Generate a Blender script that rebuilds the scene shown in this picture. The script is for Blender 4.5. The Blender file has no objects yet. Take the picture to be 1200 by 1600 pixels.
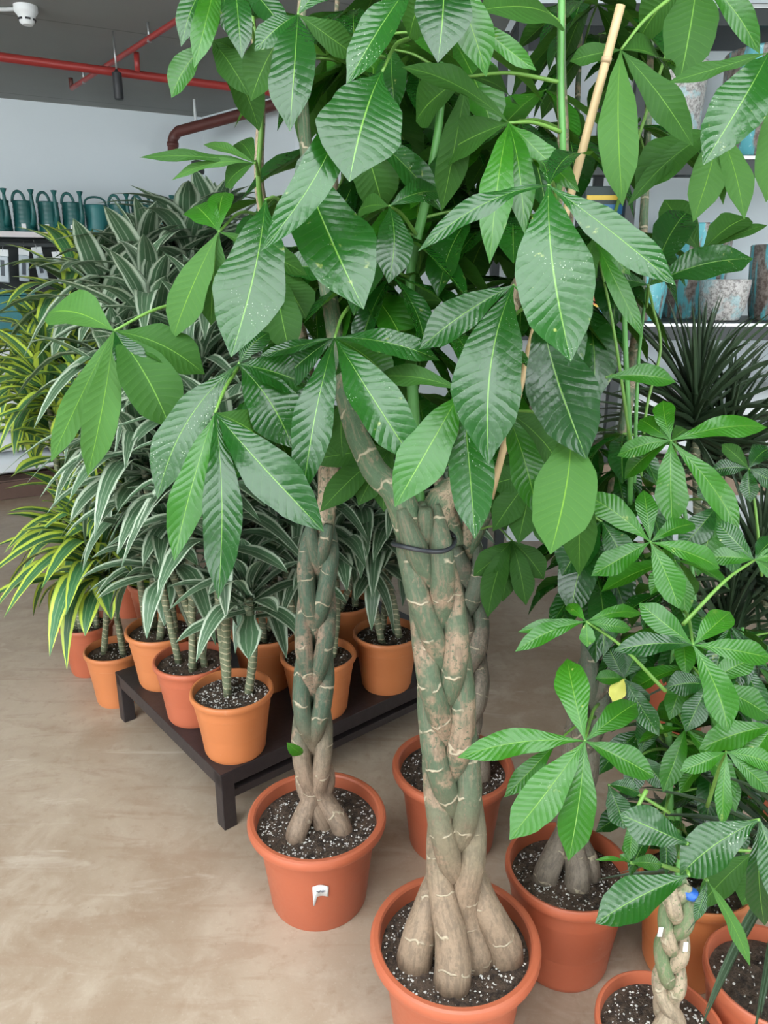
import bpy, bmesh, math, random
from mathutils import Vector, Matrix
random.seed(7)
S = bpy.context.scene
COL = S.collection
V = Vector

# ------------------------------------------------------------------ camera
FPX = 1180.0
PITCH = math.radians(17.4)
CH = 1.55
cam = bpy.data.cameras.new('camera')
cam.sensor_fit = 'AUTO'; cam.sensor_width = 36.0
cam.lens = FPX / 1600.0 * 36.0
cam.clip_start = 0.05; cam.clip_end = 100
co = bpy.data.objects.new('camera', cam); COL.objects.link(co)
co.location = (0, 0, CH); co.rotation_euler = (math.pi / 2 - PITCH, 0, 0)
S.camera = co
CF = V((0, math.cos(PITCH), -math.sin(PITCH))); CU = V((0, math.sin(PITCH), math.cos(PITCH))); CR = V((1, 0, 0))
CAM = V((0, 0, CH))

# ------------------------------------------------------------------ light
w = bpy.data.worlds.new('world'); S.world = w; w.use_nodes = True
bg = w.node_tree.nodes['Background']
bg.inputs[0].default_value = (0.90, 0.965, 1.0, 1); bg.inputs[1].default_value = 6.0
S.view_settings.view_transform = 'Standard'
S.view_settings.look = 'None'
S.view_settings.exposure = 0.45
S.view_settings.gamma = 1.0
S.view_settings.use_curve_mapping = False


def ray(x, y):
    return CF + CR * ((x - 600) / FPX) - CU * ((y - 800) / FPX)


def P(x, y, d):            # point seen at a photo pixel, d metres along the view axis
    return CAM + ray(x, y) * d


def PZ(x, y, z):           # ... where that line of sight meets height z
    r = ray(x, y); return CAM + r * ((z - CH) / r.z)


def PY(x, y, Y):           # ... where it meets the upright plane at distance Y
    r = ray(x, y); return CAM + r * (Y / r.y)


def pix(p):
    q = p - CAM; d = q.dot(CF)
    return 600 + FPX * q.dot(CR) / d, 800 - FPX * q.dot(CU) / d


# ------------------------------------------------------------------ objects
def new_obj(name, me, mat=None, parent=None, loc=None):
    o = bpy.data.objects.new(name, me); COL.objects.link(o)
    if mat is not None and me is not None and not me.materials: me.materials.append(mat)
    if parent is not None: o.parent = parent
    if loc is not None: o.location = loc
    return o


def tag(o, label, cat, group=None):
    o['label'] = label; o['category'] = cat
    if group: o['group'] = group
    return o


def thing(name, label, cat, loc, group=None):
    o = new_obj(name, None, loc=loc); o.empty_display_size = 0.1
    return tag(o, label, cat, group)


def struct(o):
    o['kind'] = 'structure'; return o


def mesh(name, vs, fs, uvs=None, smooth=True, sharp=None):
    me = bpy.data.meshes.new(name)
    me.from_pydata([tuple(v) for v in vs], [], fs)
    if uvs:
        l = me.uv_layers.new(name='UVMap')
        for lp in me.loops: l.data[lp.index].uv = uvs[lp.vertex_index]
    if smooth: me.shade_smooth()
    if sharp: me.set_sharp_from_angle(angle=math.radians(sharp))
    me.update()
    return me


def box_mesh(name, sx, sy, sz, bev=0.0, z0=True):
    bm = bmesh.new(); bmesh.ops.create_cube(bm, size=1)
    bmesh.ops.scale(bm, vec=(sx, sy, sz), verts=bm.verts)
    if z0: bmesh.ops.translate(bm, vec=(0, 0, sz / 2), verts=bm.verts)
    if bev > 0: bmesh.ops.bevel(bm, geom=bm.edges[:], offset=bev, segments=2, affect='EDGES', profile=0.6)
    me = bpy.data.meshes.new(name); bm.to_mesh(me); bm.free(); return me


def bar_mesh(name, a, b, wd, ht, bev=0.002):
    """box along a-b, wd across, ht in z"""
    a = V(a); b = V(b); d = (b - a); L = d.length; d.normalize()
    up = V((0, 0, 1)) if abs(d.z) < .9 else V((0, 1, 0))
    s = d.cross(up).normalized(); u = s.cross(d)
    me = box_mesh(name, wd, L, ht, bev, False)
    M = Matrix((s, d, u)).transposed().to_4x4(); M.translation = (a + b) / 2
    me.transform(M); return me


def lathe(name, prof, n=40, sharp=35, cap0=False):
    vs = []; fs = []; m = len(prof)
    for (r, z) in prof:
        for k in range(n):
            a = 2 * math.pi * k / n; vs.append((r * math.cos(a), r * math.sin(a), z))
    for i in range(m - 1):
        for k in range(n):
            k2 = (k + 1) % n
            fs.append((i * n + k, i * n + k2, (i + 1) * n + k2, (i + 1) * n + k))
    if cap0: fs.append(tuple(range(n))[::-1])
    return mesh(name, vs, fs, sharp=sharp)


def smooth_path(pts, n):
    pts = [V(p) for p in pts]
    if len(pts) == 2: return [pts[0].lerp(pts[1], i / n) for i in range(n + 1)]
    P_ = [pts[0] * 2 - pts[1]] + pts + [pts[-1] * 2 - pts[-2]]
    out = []; m = len(pts) - 1
    for i in range(n + 1):
        t = i / n * m; k = min(int(t), m - 1); u = t - k
        a, b, c, d = P_[k:k + 4]
        out.append(0.5 * ((2 * b) + (c - a) * u + (2 * a - 5 * b + 4 * c - d) * u * u + (3 * b - a - 3 * c + d) * u ** 3))
    return out


def tube(name, pts, rad, seg=8, wob=0.0, flat=None):
    """tube along pts; rad a number or list; closed ends"""
    n = len(pts); vs = []; fs = []; uv = []; dist = 0
    nrm = None
    for i, p in enumerate(pts):
        t = (pts[min(i + 1, n - 1)] - pts[max(i - 1, 0)]).normalized()
        if nrm is None:
            nrm = t.cross(V((0, 1, 0.01))).normalized()
        nrm = (nrm - t * nrm.dot(t)).normalized(); b = t.cross(nrm)
        if i: dist += (p - pts[i - 1]).length
        r = rad[i] if isinstance(rad, (list, tuple)) else rad
        for k in range(seg):
            a = 2 * math.pi * k / seg
            rr = r * (1 + wob * (math.sin(3 * a + dist * 40) * .5 + math.sin(dist * 95 + a) * .5)) if wob else r
            vs.append(p + nrm * math.cos(a) * rr + b * math.sin(a) * rr); uv.append((k / seg, dist))
    for i in range(n - 1):
        for k in range(seg):
            k2 = (k + 1) % seg
            fs.append((i * seg + k, i * seg + k2, (i + 1) * seg + k2, (i + 1) * seg + k))
    fs.append(tuple(range(seg))[::-1]); fs.append(tuple(range((n - 1) * seg, n * seg)))
    return mesh(name, vs, fs, uv)


def join(name, parts, smooth=True, sharp=None):
    """several (vs, fs) shapes of ONE part in one mesh"""
    vs = []; fs = []
    for a, b in parts:
        o = len(vs); vs += a; fs += [tuple(i + o for i in f) for f in b]
    return mesh(name, vs, fs, smooth=smooth, sharp=sharp)


def to_vf(me):
    r = ([v.co.copy() for v in me.vertices], [tuple(p.vertices) for p in me.polygons])
    bpy.data.meshes.remove(me); return r


# ------------------------------------------------------------------ materials
class NT:
    def __init__(s, name):
        s.m = bpy.data.materials.new(name); s.m.use_nodes = True
        s.t = s.m.node_tree; s.b = s.t.nodes['Principled BSDF']; s.out = s.t.nodes['Material Output']

    def n(s, typ, **kw):
        o = s.t.nodes.new(typ)
        for k, v in kw.items(): setattr(o, k, v)
        return o

    def l(s, a, b): s.t.links.new(a, b)

    def put(s, sock, val):
        if hasattr(val, 'is_output'): s.l(val, sock)
        elif isinstance(val, tuple) and len(val) == 3 and sock.type == 'RGBA': sock.default_value = (*val, 1)
        else: sock.default_value = val

    def math(s, op, a, b=0.0, c=0.0, clamp=False):
        o = s.n('ShaderNodeMath', operation=op); o.use_clamp = clamp
        s.put(o.inputs[0], a); s.put(o.inputs[1], b); s.put(o.inputs[2], c); return o.outputs[0]

    def mix(s, fac, a, b, mode='MIX'):
        o = s.n('ShaderNodeMix', data_type='RGBA', blend_type=mode)
        s.put(o.inputs[0], fac); s.put(o.inputs[6], a); s.put(o.inputs[7], b); return o.outputs[2]

    def ramp(s, fac, lo, hi, a=0.0, b=1.0):
        o = s.n('ShaderNodeMapRange'); o.clamp = True; o.interpolation_type = 'SMOOTHSTEP'
        s.put(o.inputs[0], fac); s.put(o.inputs[1], lo); s.put(o.inputs[2], hi); s.put(o.inputs[3], a); s.put(o.inputs[4], b)
        return o.outputs[0]

    def noise(s, vec, scale, detail=3.0, rough=.55, dist=0.0):
        o = s.n('ShaderNodeTexNoise'); s.put(o.inputs['Vector'], vec)
        o.inputs['Scale'].default_value = scale; o.inputs['Detail'].default_value = detail
        o.inputs['Roughness'].default_value = rough; o.inputs['Distortion'].default_value = dist
        return o.outputs['Fac']

    def voro(s, vec, scale, feature='F1'):
        o = s.n('ShaderNodeTexVoronoi', feature=feature); s.put(o.inputs['Vector'], vec); o.inputs['Scale'].default_value = scale
        return o.outputs['Distance']

    def bump(s, h, strength=.3, dist=.01):
        o = s.n('ShaderNodeBump'); s.put(o.inputs['Height'], h); o.inputs['Strength'].default_value = strength
        o.inputs['Distance'].default_value = dist; s.l(o.outputs[0], s.b.inputs['Normal']); return o.outputs[0]

    def obj(s): return s.n('ShaderNodeTexCoord').outputs['Object']

    def geo(s): return s.n('ShaderNodeNewGeometry').outputs['Position']

    def uv(s):
        o = s.n('ShaderNodeSeparateXYZ'); s.l(s.n('ShaderNodeTexCoord').outputs['UV'], o.inputs[0]); return o.outputs[0], o.outputs[1]

    def rnd(s): return s.n('ShaderNodeObjectInfo').outputs['Random']

    def col(s, c): s.put(s.b.inputs['Base Color'], c)

    def rough(s, r): s.put(s.b.inputs['Roughness'], r)


def plain(name, c, r=.5, metal=0.0, var=.12, scale=20.0, bump=0.0):
    k = NT(name); n = k.noise(k.geo(), scale, 4)
    d = tuple(x * (1 - var) for x in c); h = tuple(min(1, x * (1 + var)) for x in c)
    k.col(k.mix(n, d, h)); k.rough(r); k.b.inputs['Metallic'].default_value = metal
    if bump: k.bump(n, bump, .01)
    return k.m


def money_leaf(name, dark, light, vein, under, spots=.8, gloss=.17, trans=.2):
    k = NT(name); u, v = k.uv(); r = k.rnd()
    x = k.math('ABSOLUTE', k.math('SUBTRACT', k.math('MULTIPLY', u, 2.0), 1.0))
    g = k.geo()
    n1 = k.noise(g, 14, 3); n2 = k.noise(g, 60, 3)
    base = k.mix(k.math('ADD', k.math('MULTIPLY', r, .6), k.math('MULTIPLY', n1, .4)), dark, light)
    # lateral veins sweep forward from the midrib
    ph = k.math('SUBTRACT', k.math('MULTIPLY', v, 16.0), k.math('MULTIPLY', x, 2.0))
    ph = k.math('ADD', ph, k.math('MULTIPLY', n1, 1.6))
    fr = k.math('PINGPONG', ph, .5)
    lat = k.ramp(fr, .0, .09, 1.0, 0.0)
    lat = k.math('MULTIPLY', lat, k.ramp(x, .75, 1.0, .45, .0))
    mid = k.ramp(x, .012, .032, 1.0, 0.0)
    c = k.mix(k.math('MULTIPLY', lat, .13), base, vein)
    c = k.mix(mid, c, vein)
    vs = k.voro(g, 230); sp = k.ramp(vs, .08, .22, 1.0, 0.0)
    spm = k.math('MULTIPLY', sp, k.ramp(k.noise(g, 17, 2), .52, .66))
    spm = k.math('MULTIPLY', spm, k.ramp(r, .35, .6, 0.1, spots))
    c = k.mix(spm, c, (.62, .70, .52))
    ye = k.math('MULTIPLY', k.ramp(n2, .66, .76), k.ramp(r, .5, .9, 0.0, .5))
    c = k.mix(ye, c, (.55, .60, .16))
    back = k.n('ShaderNodeNewGeometry').outputs['Backfacing']
    ub = k.mix(k.math('MULTIPLY', lat, .3), under, vein); ub = k.mix(mid, ub, vein)
    c = k.mix(back, c, ub)
    k.col(c)
    ro = k.math('ADD', k.math('MULTIPLY', n1, .18), gloss)
    k.rough(k.mix(back, ro, (.55, .55, .55)))
    k.put(k.b.inputs['Specular IOR Level'], k.math('SUBTRACT', .62, k.math('MULTIPLY', back, .42)))
    q = k.math('POWER', k.math('MULTIPLY', fr, 2.0), .6)
    h = k.math('ADD', k.math('MULTIPLY', q, k.ramp(x, .0, .3, .2, .55)), k.math('MULTIPLY', k.noise(g, 30, 3), 2.2))
    h = k.math('SUBTRACT', h, k.math('MULTIPLY', mid, .8))
    bn = k.bump(h, .24, .004)
    tr = k.n('ShaderNodeBsdfTranslucent'); k.l(k.mix(.5, c, (.14, .34, .02)), tr.inputs[0]); k.l(bn, tr.inputs['Normal'])
    ms = k.n('ShaderNodeMixShader'); ms.inputs[0].default_value = trans
    k.l(k.b.outputs[0], ms.inputs[1]); k.l(tr.outputs[0], ms.inputs[2]); k.l(ms.outputs[0], k.out.inputs[0])
    return k.m


def strap_leaf(name, mid, stripe, edge, e0, stripes=True, gloss=.38, trans=.18):
    k = NT(name); u, v = k.uv(); r = k.rnd()
    x = k.math('ABSOLUTE', k.math('SUBTRACT', k.math('MULTIPLY', u, 2.0), 1.0))
    n = k.noise(k.geo(), 25, 2)
    c = k.mix(k.math('MULTIPLY', k.math('ADD', r, n), .5), tuple(a * .7 for a in mid), tuple(min(1, a * 1.35) for a in mid))
    if stripes:
        f = k.math('PINGPONG', k.math('ADD', k.math('MULTIPLY', u, 4.0), k.math('MULTIPLY', r, .7)), .5)
        c = k.mix(k.math('MULTIPLY', k.ramp(f, .02, .13, 1, 0), .5), c, stripe)
        w2 = k.math('ADD', e0, k.math('MULTIPLY', k.math('SUBTRACT', r, .5), .16))
        o = k.n('ShaderNodeMapRange'); o.interpolation_type = 'SMOOTHSTEP'
        k.l(x, o.inputs[0]); k.l(w2, o.inputs[1]); k.l(k.math('ADD', w2, .07), o.inputs[2])
        c = k.mix(o.outputs[0], c, edge)
        g2 = k.math('SUBTRACT', x, w2); thin = k.math('LESS_THAN', k.math('ABSOLUTE', k.math('SUBTRACT', x, .96)), .04)
        c = k.mix(k.math('MULTIPLY', thin, .6), c, mid)
    k.col(c); k.rough(gloss)
    bn = k.bump(k.math('PINGPONG', k.math('MULTIPLY', u, 9.0), .5), .25, .003)
    tr = k.n('ShaderNodeBsdfTranslucent'); k.l(c, tr.inputs[0])
    ms = k.n('ShaderNodeMixShader'); ms.inputs[0].default_value = trans
    k.l(k.b.outputs[0], ms.inputs[1]); k.l(tr.outputs[0], ms.inputs[2]); k.l(ms.outputs[0], k.out.inputs[0])
    return k.m


def braided_bark(name, green, tan, zlo, zhi, amount):
    """green skin, tan cork patches and ring scars; cork all over below zlo"""
    k = NT(name); u, v = k.uv(); g = k.geo(); r = k.rnd()
    sep = k.n('ShaderNodeSeparateXYZ'); k.l(g, sep.inputs[0])
    st = k.n('ShaderNodeCombineXYZ'); k.l(sep.outputs[0], st.inputs[0]); k.l(sep.outputs[1], st.inputs[1])
    k.l(k.math('MULTIPLY', sep.outputs[2], .3), st.inputs[2])
    n1 = k.noise(g, 9, 4, .6); n2 = k.noise(st.outputs[0], 75, 4, .7); n3 = k.noise(g, 140, 3, .7)
    low = k.ramp(k.math('ADD', sep.outputs[2], k.math('MULTIPLY', n1, .22)), zlo, zhi, 1.0, 0.0)
    pat = k.ramp(k.math('ADD', n1, k.math('MULTIPLY', k.math('SUBTRACT', r, .5), .22)), amount, amount + .08)
    crack = k.ramp(n2, .56, .64)
    cs = k.n('ShaderNodeCombineXYZ'); k.l(u, cs.inputs[0]); k.l(k.math('MULTIPLY', v, .9), cs.inputs[1]); k.l(k.math('MULTIPLY', r, 9.0), cs.inputs[2])
    stk = k.ramp(k.noise(cs.outputs[0], 26, 4, .65), .50, .62)
    rv = k.math('PINGPONG', k.math('ADD', k.math('ADD', k.math('MULTIPLY', v, 14.0), k.math('MULTIPLY', k.noise(g, 22, 2), .8)), k.math('MULTIPLY', r, 3.0)), .5)
    ring = k.math('MULTIPLY', k.ramp(rv, .015, .05, 1, 0), k.ramp(k.noise(g, 30, 2), .46, .54))
    g2 = k.mix(n3, tuple(a * .65 for a in green), tuple(a * 1.35 for a in green))
    t2 = k.mix(n3, tuple(a * .62 for a in tan), tuple(min(1, a * 1.25) for a in tan))
    t2 = k.mix(k.math('MULTIPLY', k.ramp(n2, .5, .62), .5), t2, tuple(a * .45 for a in tan))
    f = k.math('MAXIMUM', k.math('MULTIPLY', pat, k.ramp(n3, .36, .46)), low)
    f = k.math('MAXIMUM', f, k.math('MULTIPLY', crack, .75)); f = k.math('MAXIMUM', f, k.math('MULTIPLY', stk, .45))
    t2 = k.mix(k.math('MULTIPLY', stk, .55), t2, tuple(a * .5 for a in tan))
    c = k.mix(f, g2, t2); c = k.mix(k.math('MULTIPLY', ring, .85), c, (.44, .37, .26))
    k.col(c); k.rough(.7)
    k.bump(k.math('ADD', k.math('ADD', n2, k.math('MULTIPLY', n3, .6)), ring), .6, .004)
    return k.m


def cane_bark():
    k = NT('cane_bark'); u, v = k.uv(); g = k.geo()
    rv = k.math('PINGPONG', k.math('ADD', k.math('MULTIPLY', v, 55.0), k.math('ADD', u, k.noise(g, 40, 2))), .5)
    ring = k.ramp(rv, .03, .16, 1, 0); n = k.noise(g, 60, 3)
    c = k.mix(n, (.06, .09, .05), (.22, .23, .13)); c = k.mix(k.math('MULTIPLY', ring, k.ramp(n, .35, .6, .3, 1.0)), c, (.52, .46, .30))
    k.col(c); k.rough(.65); k.bump(ring, .6, .004); return k.m


def pot_mat(name, c, c2):
    k = NT(name); g = k.geo(); n = k.noise(g, 6, 3); n2 = k.noise(g, 90, 3); r = k.rnd()
    a = k.mix(k.math('MULTIPLY', k.math('ADD', n, r), .5), c, c2)
    d = k.ramp(k.noise(g, 28, 4, .7), .62, .8, 0, .22)
    a = k.mix(d, a, (.55, .38, .28)); k.col(a); k.rough(k.math('ADD', k.math('MULTIPLY', n2, .15), .36)); k.bump(n2, .04, .002)
    return k.m


def soil_mat():
    k = NT('soil'); g = k.geo(); n = k.noise(g, 55, 5, .75); n2 = k.noise(g, 12, 2)
    c = k.mix(k.ramp(n, .3, .75), (.022, .014, .010), (.16, .105, .07)); c = k.mix(k.math('MULTIPLY', k.ramp(n2, .55, .7), .35), c, (.20, .13, .09))
    k.col(c); k.rough(.9); k.bump(n, 1.0, .02); return k.m


def floor_mat():
    k = NT('concrete_floor'); g = k.geo()
    n1 = k.noise(g, 1.3, 5, .6, .6); n2 = k.noise(g, 5.5, 5, .65, 1.2); n3 = k.noise(g, 120, 3, .7); n4 = k.noise(g, 24, 4, .65)
    c = k.mix(k.ramp(n1, .3, .7), (.30, .215, .148), (.43, .345, .262))
    c = k.mix(k.math('MULTIPLY', k.ramp(n2, .42, .68), .55), c, (.47, .385, .30))
    c = k.mix(k.math('MULTIPLY', k.ramp(n4, .52, .75), .4), c, (.25, .16, .10))
    mp = k.n('ShaderNodeMapping'); k.l(g, mp.inputs[0]); mp.inputs['Rotation'].default_value = (0, 0, .7); mp.inputs['Scale'].default_value = (1, 5, 1)
    st = k.noise(mp.outputs[0], 2.2, 5, .65, .8)
    c = k.mix(k.math('MULTIPLY', k.ramp(st, .52, .66), .5), c, (.30, .205, .14))
    c = k.mix(k.math('MULTIPLY', k.ramp(st, .28, .40, 1.0, 0.0), .45), c, (.58, .50, .42))
    c = k.mix(k.math('MULTIPLY', k.ramp(n3, .55, .75), .25), c, (.55, .47, .38))
    sp = k.ramp(k.voro(g, 26), .03, .07, .5, 0); c = k.mix(k.math('MULTIPLY', sp, k.ramp(n2, .5, .6)), c, (.12, .09, .07))
    k.col(c); k.rough(k.math('ADD', k.math('MULTIPLY', n2, .3), .28)); k.bump(k.math('ADD', n4, n3), .08, .004); return k.m


def ceil_mat():
    k = NT('concrete_ceiling'); g = k.geo(); n = k.noise(g, 1.1, 4); sep = k.n('ShaderNodeSeparateXYZ'); k.l(g, sep.inputs[0])
    b = k.math('PINGPONG', k.math('ADD', k.math('MULTIPLY', sep.outputs[1], .8), k.math('MULTIPLY', sep.outputs[0], -.43)), .5)
    c = k.mix(n, (.20, .20, .19), (.29, .29, .275)); c = k.mix(k.ramp(b, .004, .012, .5, 0), c, (.09, .09, .085))
    k.col(c); k.rough(.8); return k.m


def glaze_mat():
    k = NT('drip_glaze'); g = k.obj(); mp = k.n('ShaderNodeMapping'); k.l(g, mp.inputs[0]); mp.inputs['Scale'].default_value = (1, 1, .16)
    n = k.noise(mp.outputs[0], 24, 3, .55); n2 = k.noise(g, 50, 4, .7)
    c = k.mix(k.ramp(n2, .35, .65), (.13, .095, .08), (.34, .29, .26)); c = k.mix(k.ramp(n, .46, .55), c, (.14, .50, .56))
    c = k.mix(k.math('MULTIPLY', k.ramp(n2, .58, .68), k.ramp(n, .45, .6)), c, (.55, .78, .80))
    k.col(c); k.rough(.35); k.bump(n, .5, .01); return k.m


def pale_glaze_mat():
    k = NT('speckled_glaze'); g = k.obj(); n = k.noise(g, 16, 3); n2 = k.noise(g, 70, 4, .75)
    c = k.mix(k.ramp(n2, .35, .6), (.22, .20, .19), (.62, .60, .58)); c = k.mix(k.math('MULTIPLY', k.ramp(n, .52, .62), .6), c, (.36, .62, .66))
    k.col(c); k.rough(.4); k.bump(n2, .4, .006); return k.m


M = {}
M['leaf'] = money_leaf('money_tree_leaf', (.003, .038, .005), (.012, .092, .008), (.13, .28, .04), (.026, .092, .012))
M['young'] = money_leaf('young_money_tree_leaf', (.014, .105, .004), (.036, .185, .008), (.17, .35, .04), (.062, .17, .034), spots=.3, gloss=.24, trans=.3)
M['striped'] = strap_leaf('white_striped_leaf', (.075, .15, .075), (.44, .52, .38), (.52, .60, .46), .66)
M['lemon'] = strap_leaf('yellow_edged_leaf', (.05, .16, .06), (.30, .42, .20), (.56, .68, .09), .52)
M['spiky'] = strap_leaf('dark_strap_leaf', (.048, .085, .042), (.1, .1, .1), (.1, .1, .1), .9, stripes=False)
M['stalk'] = plain('green_stalk', (.13, .27, .045), .45, var=.25, scale=30)
M['stem'] = plain('green_stem', (.085, .25, .055), .45, var=.25, scale=18)
M['bark_main'] = braided_bark('braided_bark_corky', (.070, .100, .056), (.27, .19, .125), .46, .80, .47)
M['bark_slim'] = braided_bark('braided_bark_slim', (.052, .085, .052), (.25, .175, .12), .48, .70, .64)
M['bark_back'] = braided_bark('braided_bark_grey', (.085, .105, .07), (.20, .16, .12), .5, .8, .52)
M['bark_pale'] = braided_bark('braided_bark_pale', (.12, .17, .075), (.38, .295, .20), .36, .46, .5)
M['branch'] = braided_bark('branch_bark', (.07, .12, .06), (.36, .27, .18), .2, .3, .42)
M['cane'] = cane_bark()
M['terracotta'] = pot_mat('terracotta_plastic', (.40, .098, .045), (.45, .12, .058))
M['orange'] = pot_mat('orange_plastic', (.50, .155, .047), (.54, .19, .07))
M['soil'] = soil_mat()
M['perlite'] = plain('perlite', (.62, .60, .56), .8, scale=60)
M['bench'] = plain('dark_painted_metal', (.026, .020, .021), .42, var=.35, scale=40, bump=.1)
M['floor'] = floor_mat()
M['ceiling'] = ceil_mat()
M['wall'] = plain('painted_wall', (.70, .755, .78), .75, var=.04, scale=1.5)
M['red'] = plain('red_pipe_paint', (.33, .035, .030), .4, var=.15, scale=6)
M['brownpipe'] = plain('brown_pipe', (.115, .035, .028), .45, var=.2, scale=8)
M['steel'] = plain('galvanised_steel', (.45, .46, .46), .4, .8)
M['white'] = plain('white_plastic', (.78, .80, .80), .4, var=.04)
M['black'] = plain('black_plastic', (.018, .019, .021), .5)
M['can'] = plain('green_can_plastic', (.010, .105, .098), .4, var=.2, scale=10)
M['bucket'] = plain('teal_bucket_plastic', (.02, .17, .17), .42, var=.15, scale=10)
M['shelf_lip'] = plain('shelf_price_rail', (.72, .66, .66), .45, var=.04)
M['shelf'] = plain('shelf_dark_metal', (.020, .026, .027), .5)
M['packet'] = plain('clear_blister', (.50, .56, .60), .3, var=.25, scale=25)
M['packet_print'] = plain('packet_card', (.06, .075, .09), .5)
M['box_teal'] = plain('teal_plastic_box', (.055, .20, .22), .25, var=.3, scale=7)
M['bag'] = plain('white_bag_film', (.68, .71, .73), .35, var=.08, scale=9, bump=.25)
M['bag_yellow'] = plain('yellow_print', (.72, .50, .06), .4)
M['pallet'] = plain('pallet_wood', (.105, .058, .042), .7, var=.3, scale=12)
M['wood'] = plain('rough_timber', (.27, .19, .135), .75, var=.4, scale=25, bump=.3)
M['bamboo'] = plain('bamboo', (.46, .33, .175), .5, var=.12, scale=14)
M['node'] = plain('bamboo_joint', (.36, .25, .14), .6)
M['tie'] = plain('black_tie', (.02, .022, .028), .4)
M['blue'] = plain('blue_tape', (.03, .13, .50), .4)
M['ink'] = plain('grey_print', (.16, .18, .24), .6)
M['glaze'] = glaze_mat()
M['speckle'] = pale_glaze_mat()
M['print_red'] = plain('red_print', (.62, .12, .06), .45)
M['print_yellow'] = plain('yellow_box_print', (.75, .50, .05), .45)
M['print_blue'] = plain('blue_box_print', (.03, .17, .38), .45)
M['packdark'] = plain('dark_box_card', (.020, .040, .036), .5)
M['old'] = plain('yellowing_leaf', (.55, .52, .10), .5, var=.25, scale=40)

# ------------------------------------------------------------------ setting
CZ = 3.0
c0 = PZ(0, 153, CZ); c1 = PZ(315, 183, CZ)
wd = (c1 - c0).normalized(); wd.z = 0
left_end = c0 - wd * 5.0
wn = V((wd.y, -wd.x, 0))                  # into the room
c2 = V((c1.x + 1.0, c1.y - 1.05, CZ))


def slab(name, pts, z0, z1, mat):
    n = len(pts); vs = [(p[0], p[1], z0) for p in pts] + [(p[0], p[1], z1) for p in pts]
    fs = [tuple(range(n))[::-1], tuple(range(n, 2 * n))] + [(i, (i + 1) % n, n + (i + 1) % n, n + i) for i in range(n)]
    return struct(new_obj(name, mesh(name, vs, fs, smooth=False), mat))


def wall(name, a, b, th=.15, h=CZ):
    a = V((a[0], a[1], 0)); b = V((b[0], b[1], 0)); d = (b - a).normalized(); nn = V((-d.y, d.x, 0)) * th
    return slab(name, [a, b, b + nn, a + nn], 0, h, M['wall'])


BY = 4.35                                  # white wall behind the rack on the right
slab('floor', [(-9, -3), (7, -3), (7, 10), (-9, 10)], -.12, 0, M['floor'])
SK = (-3.6, 2.0, -1.3, .75)                # unseen roof opening, added to shape the daylight: x0, x1, y0, y1
slab('ceiling', [(-9, SK[3]), (7, SK[3]), (7, 10), (-9, 10)], CZ, CZ + .2, M['ceiling'])
slab('ceiling', [(-9, -3), (7, -3), (7, SK[2]), (-9, SK[2])], CZ, CZ + .2, M['ceiling'])  # unseen ceiling from here on, added round the opening to narrow the daylight
slab('ceiling', [(-9, SK[2]), (SK[0], SK[2]), (SK[0], SK[3]), (-9, SK[3])], CZ, CZ + .2, M['ceiling'])
slab('ceiling', [(SK[1], SK[2]), (7, SK[2]), (7, SK[3]), (SK[1], SK[3])], CZ, CZ + .2, M['ceiling'])
wall('wall_left', left_end, c1)
wall('wall_corner', c1, c2)
wall('wall_back', c2, (.75, c2.y - .02))
wall('wall_return', (.75, c2.y), (.75, BY))
wall('wall_right', (.9, BY), (6.5, BY))
wall('wall_side', (6.5, BY), (6.5, -3))
wall('wall_far_left', (-8.8, -3), (-8.8, left_end.y + .5))
wall('light_shaping_wall_front', (2.4, -2.9), (-1.2, -2.9))  # unseen wall behind the camera, put in to hold back frontal daylight
wall('wall_front_low', (6.5, -2.9), (2.4, -2.9), h=.25)  # unseen; left open above this low wall to brighten the right wall
wall('wall_front_low', (-1.2, -2.9), (-8.8, -2.9), h=.25)


def place(o, group=None):
    return o


# red sprinkler pipes
def pipe_thing(name, label, pts, r, mat, clamps=(), n=20, group=None):
    base = V(pts[0]); t = thing(name, label, 'pipe', base, group)
    path = smooth_path([V(p) - base for p in pts], n) if len(pts) == 2 else [V(p) - base for p in pts]
    new_obj('pipe_run', tube('pipe_run', path, r, 14), mat, t)
    for q in clamps:
        q = V(q) - base
        new_obj('pipe_clamp', tube('pipe_clamp', [q + V((0, 0, -.005)), V((q.x, q.y, CZ - .003 - base.z))], .007, 6), M['steel'], t)
        new_obj('clamp_ring', tube('clamp_ring', [q + wd * -.012, q + wd * .012], r * 1.25, 12), M['steel'], t)
    return t


zp = 2.80
pa, pb = PZ(-260, 55, zp), PZ(560, 162, zp)
pb = pa + (pb - pa) * min((.735 - pa.x) / (pb.x - pa.x), (c2.y - .045 - pa.y) / (pb.y - pa.y))   # ends against the wall
pipe_thing('sprinkler_pipe', 'thick red sprinkler main pipe hanging below the grey ceiling', [pa, pb], .026, M['red'], [pa.lerp(pb, .18), pa.lerp(pb, .8)])
mj = PZ(215, 112, zp)                     # the riser stands on the main here
zb = min((2.82 + .005 * k for k in range(30)), key=lambda z: abs(PZ(213, 82, z).y - mj.y))
qa, qb = PZ(112, 138, zb), PZ(420, -60, zb)
bp = pipe_thing('sprinkler_branch', 'thin red branch pipe crossing above the sprinkler main', [qa, qb], .017, M['red'], [qa.lerp(qb, .10), qa.lerp(qb, .52)])
new_obj('end_cap', tube('end_cap', [V((0, 0, 0)), V((0, 0, .07))], .017, 10), M['brownpipe'], bp)
rp = PZ(213, 82, zb) - qa
new_obj('riser', tube('riser', [rp, mj - qa], .018, 10), M['red'], bp)
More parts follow.
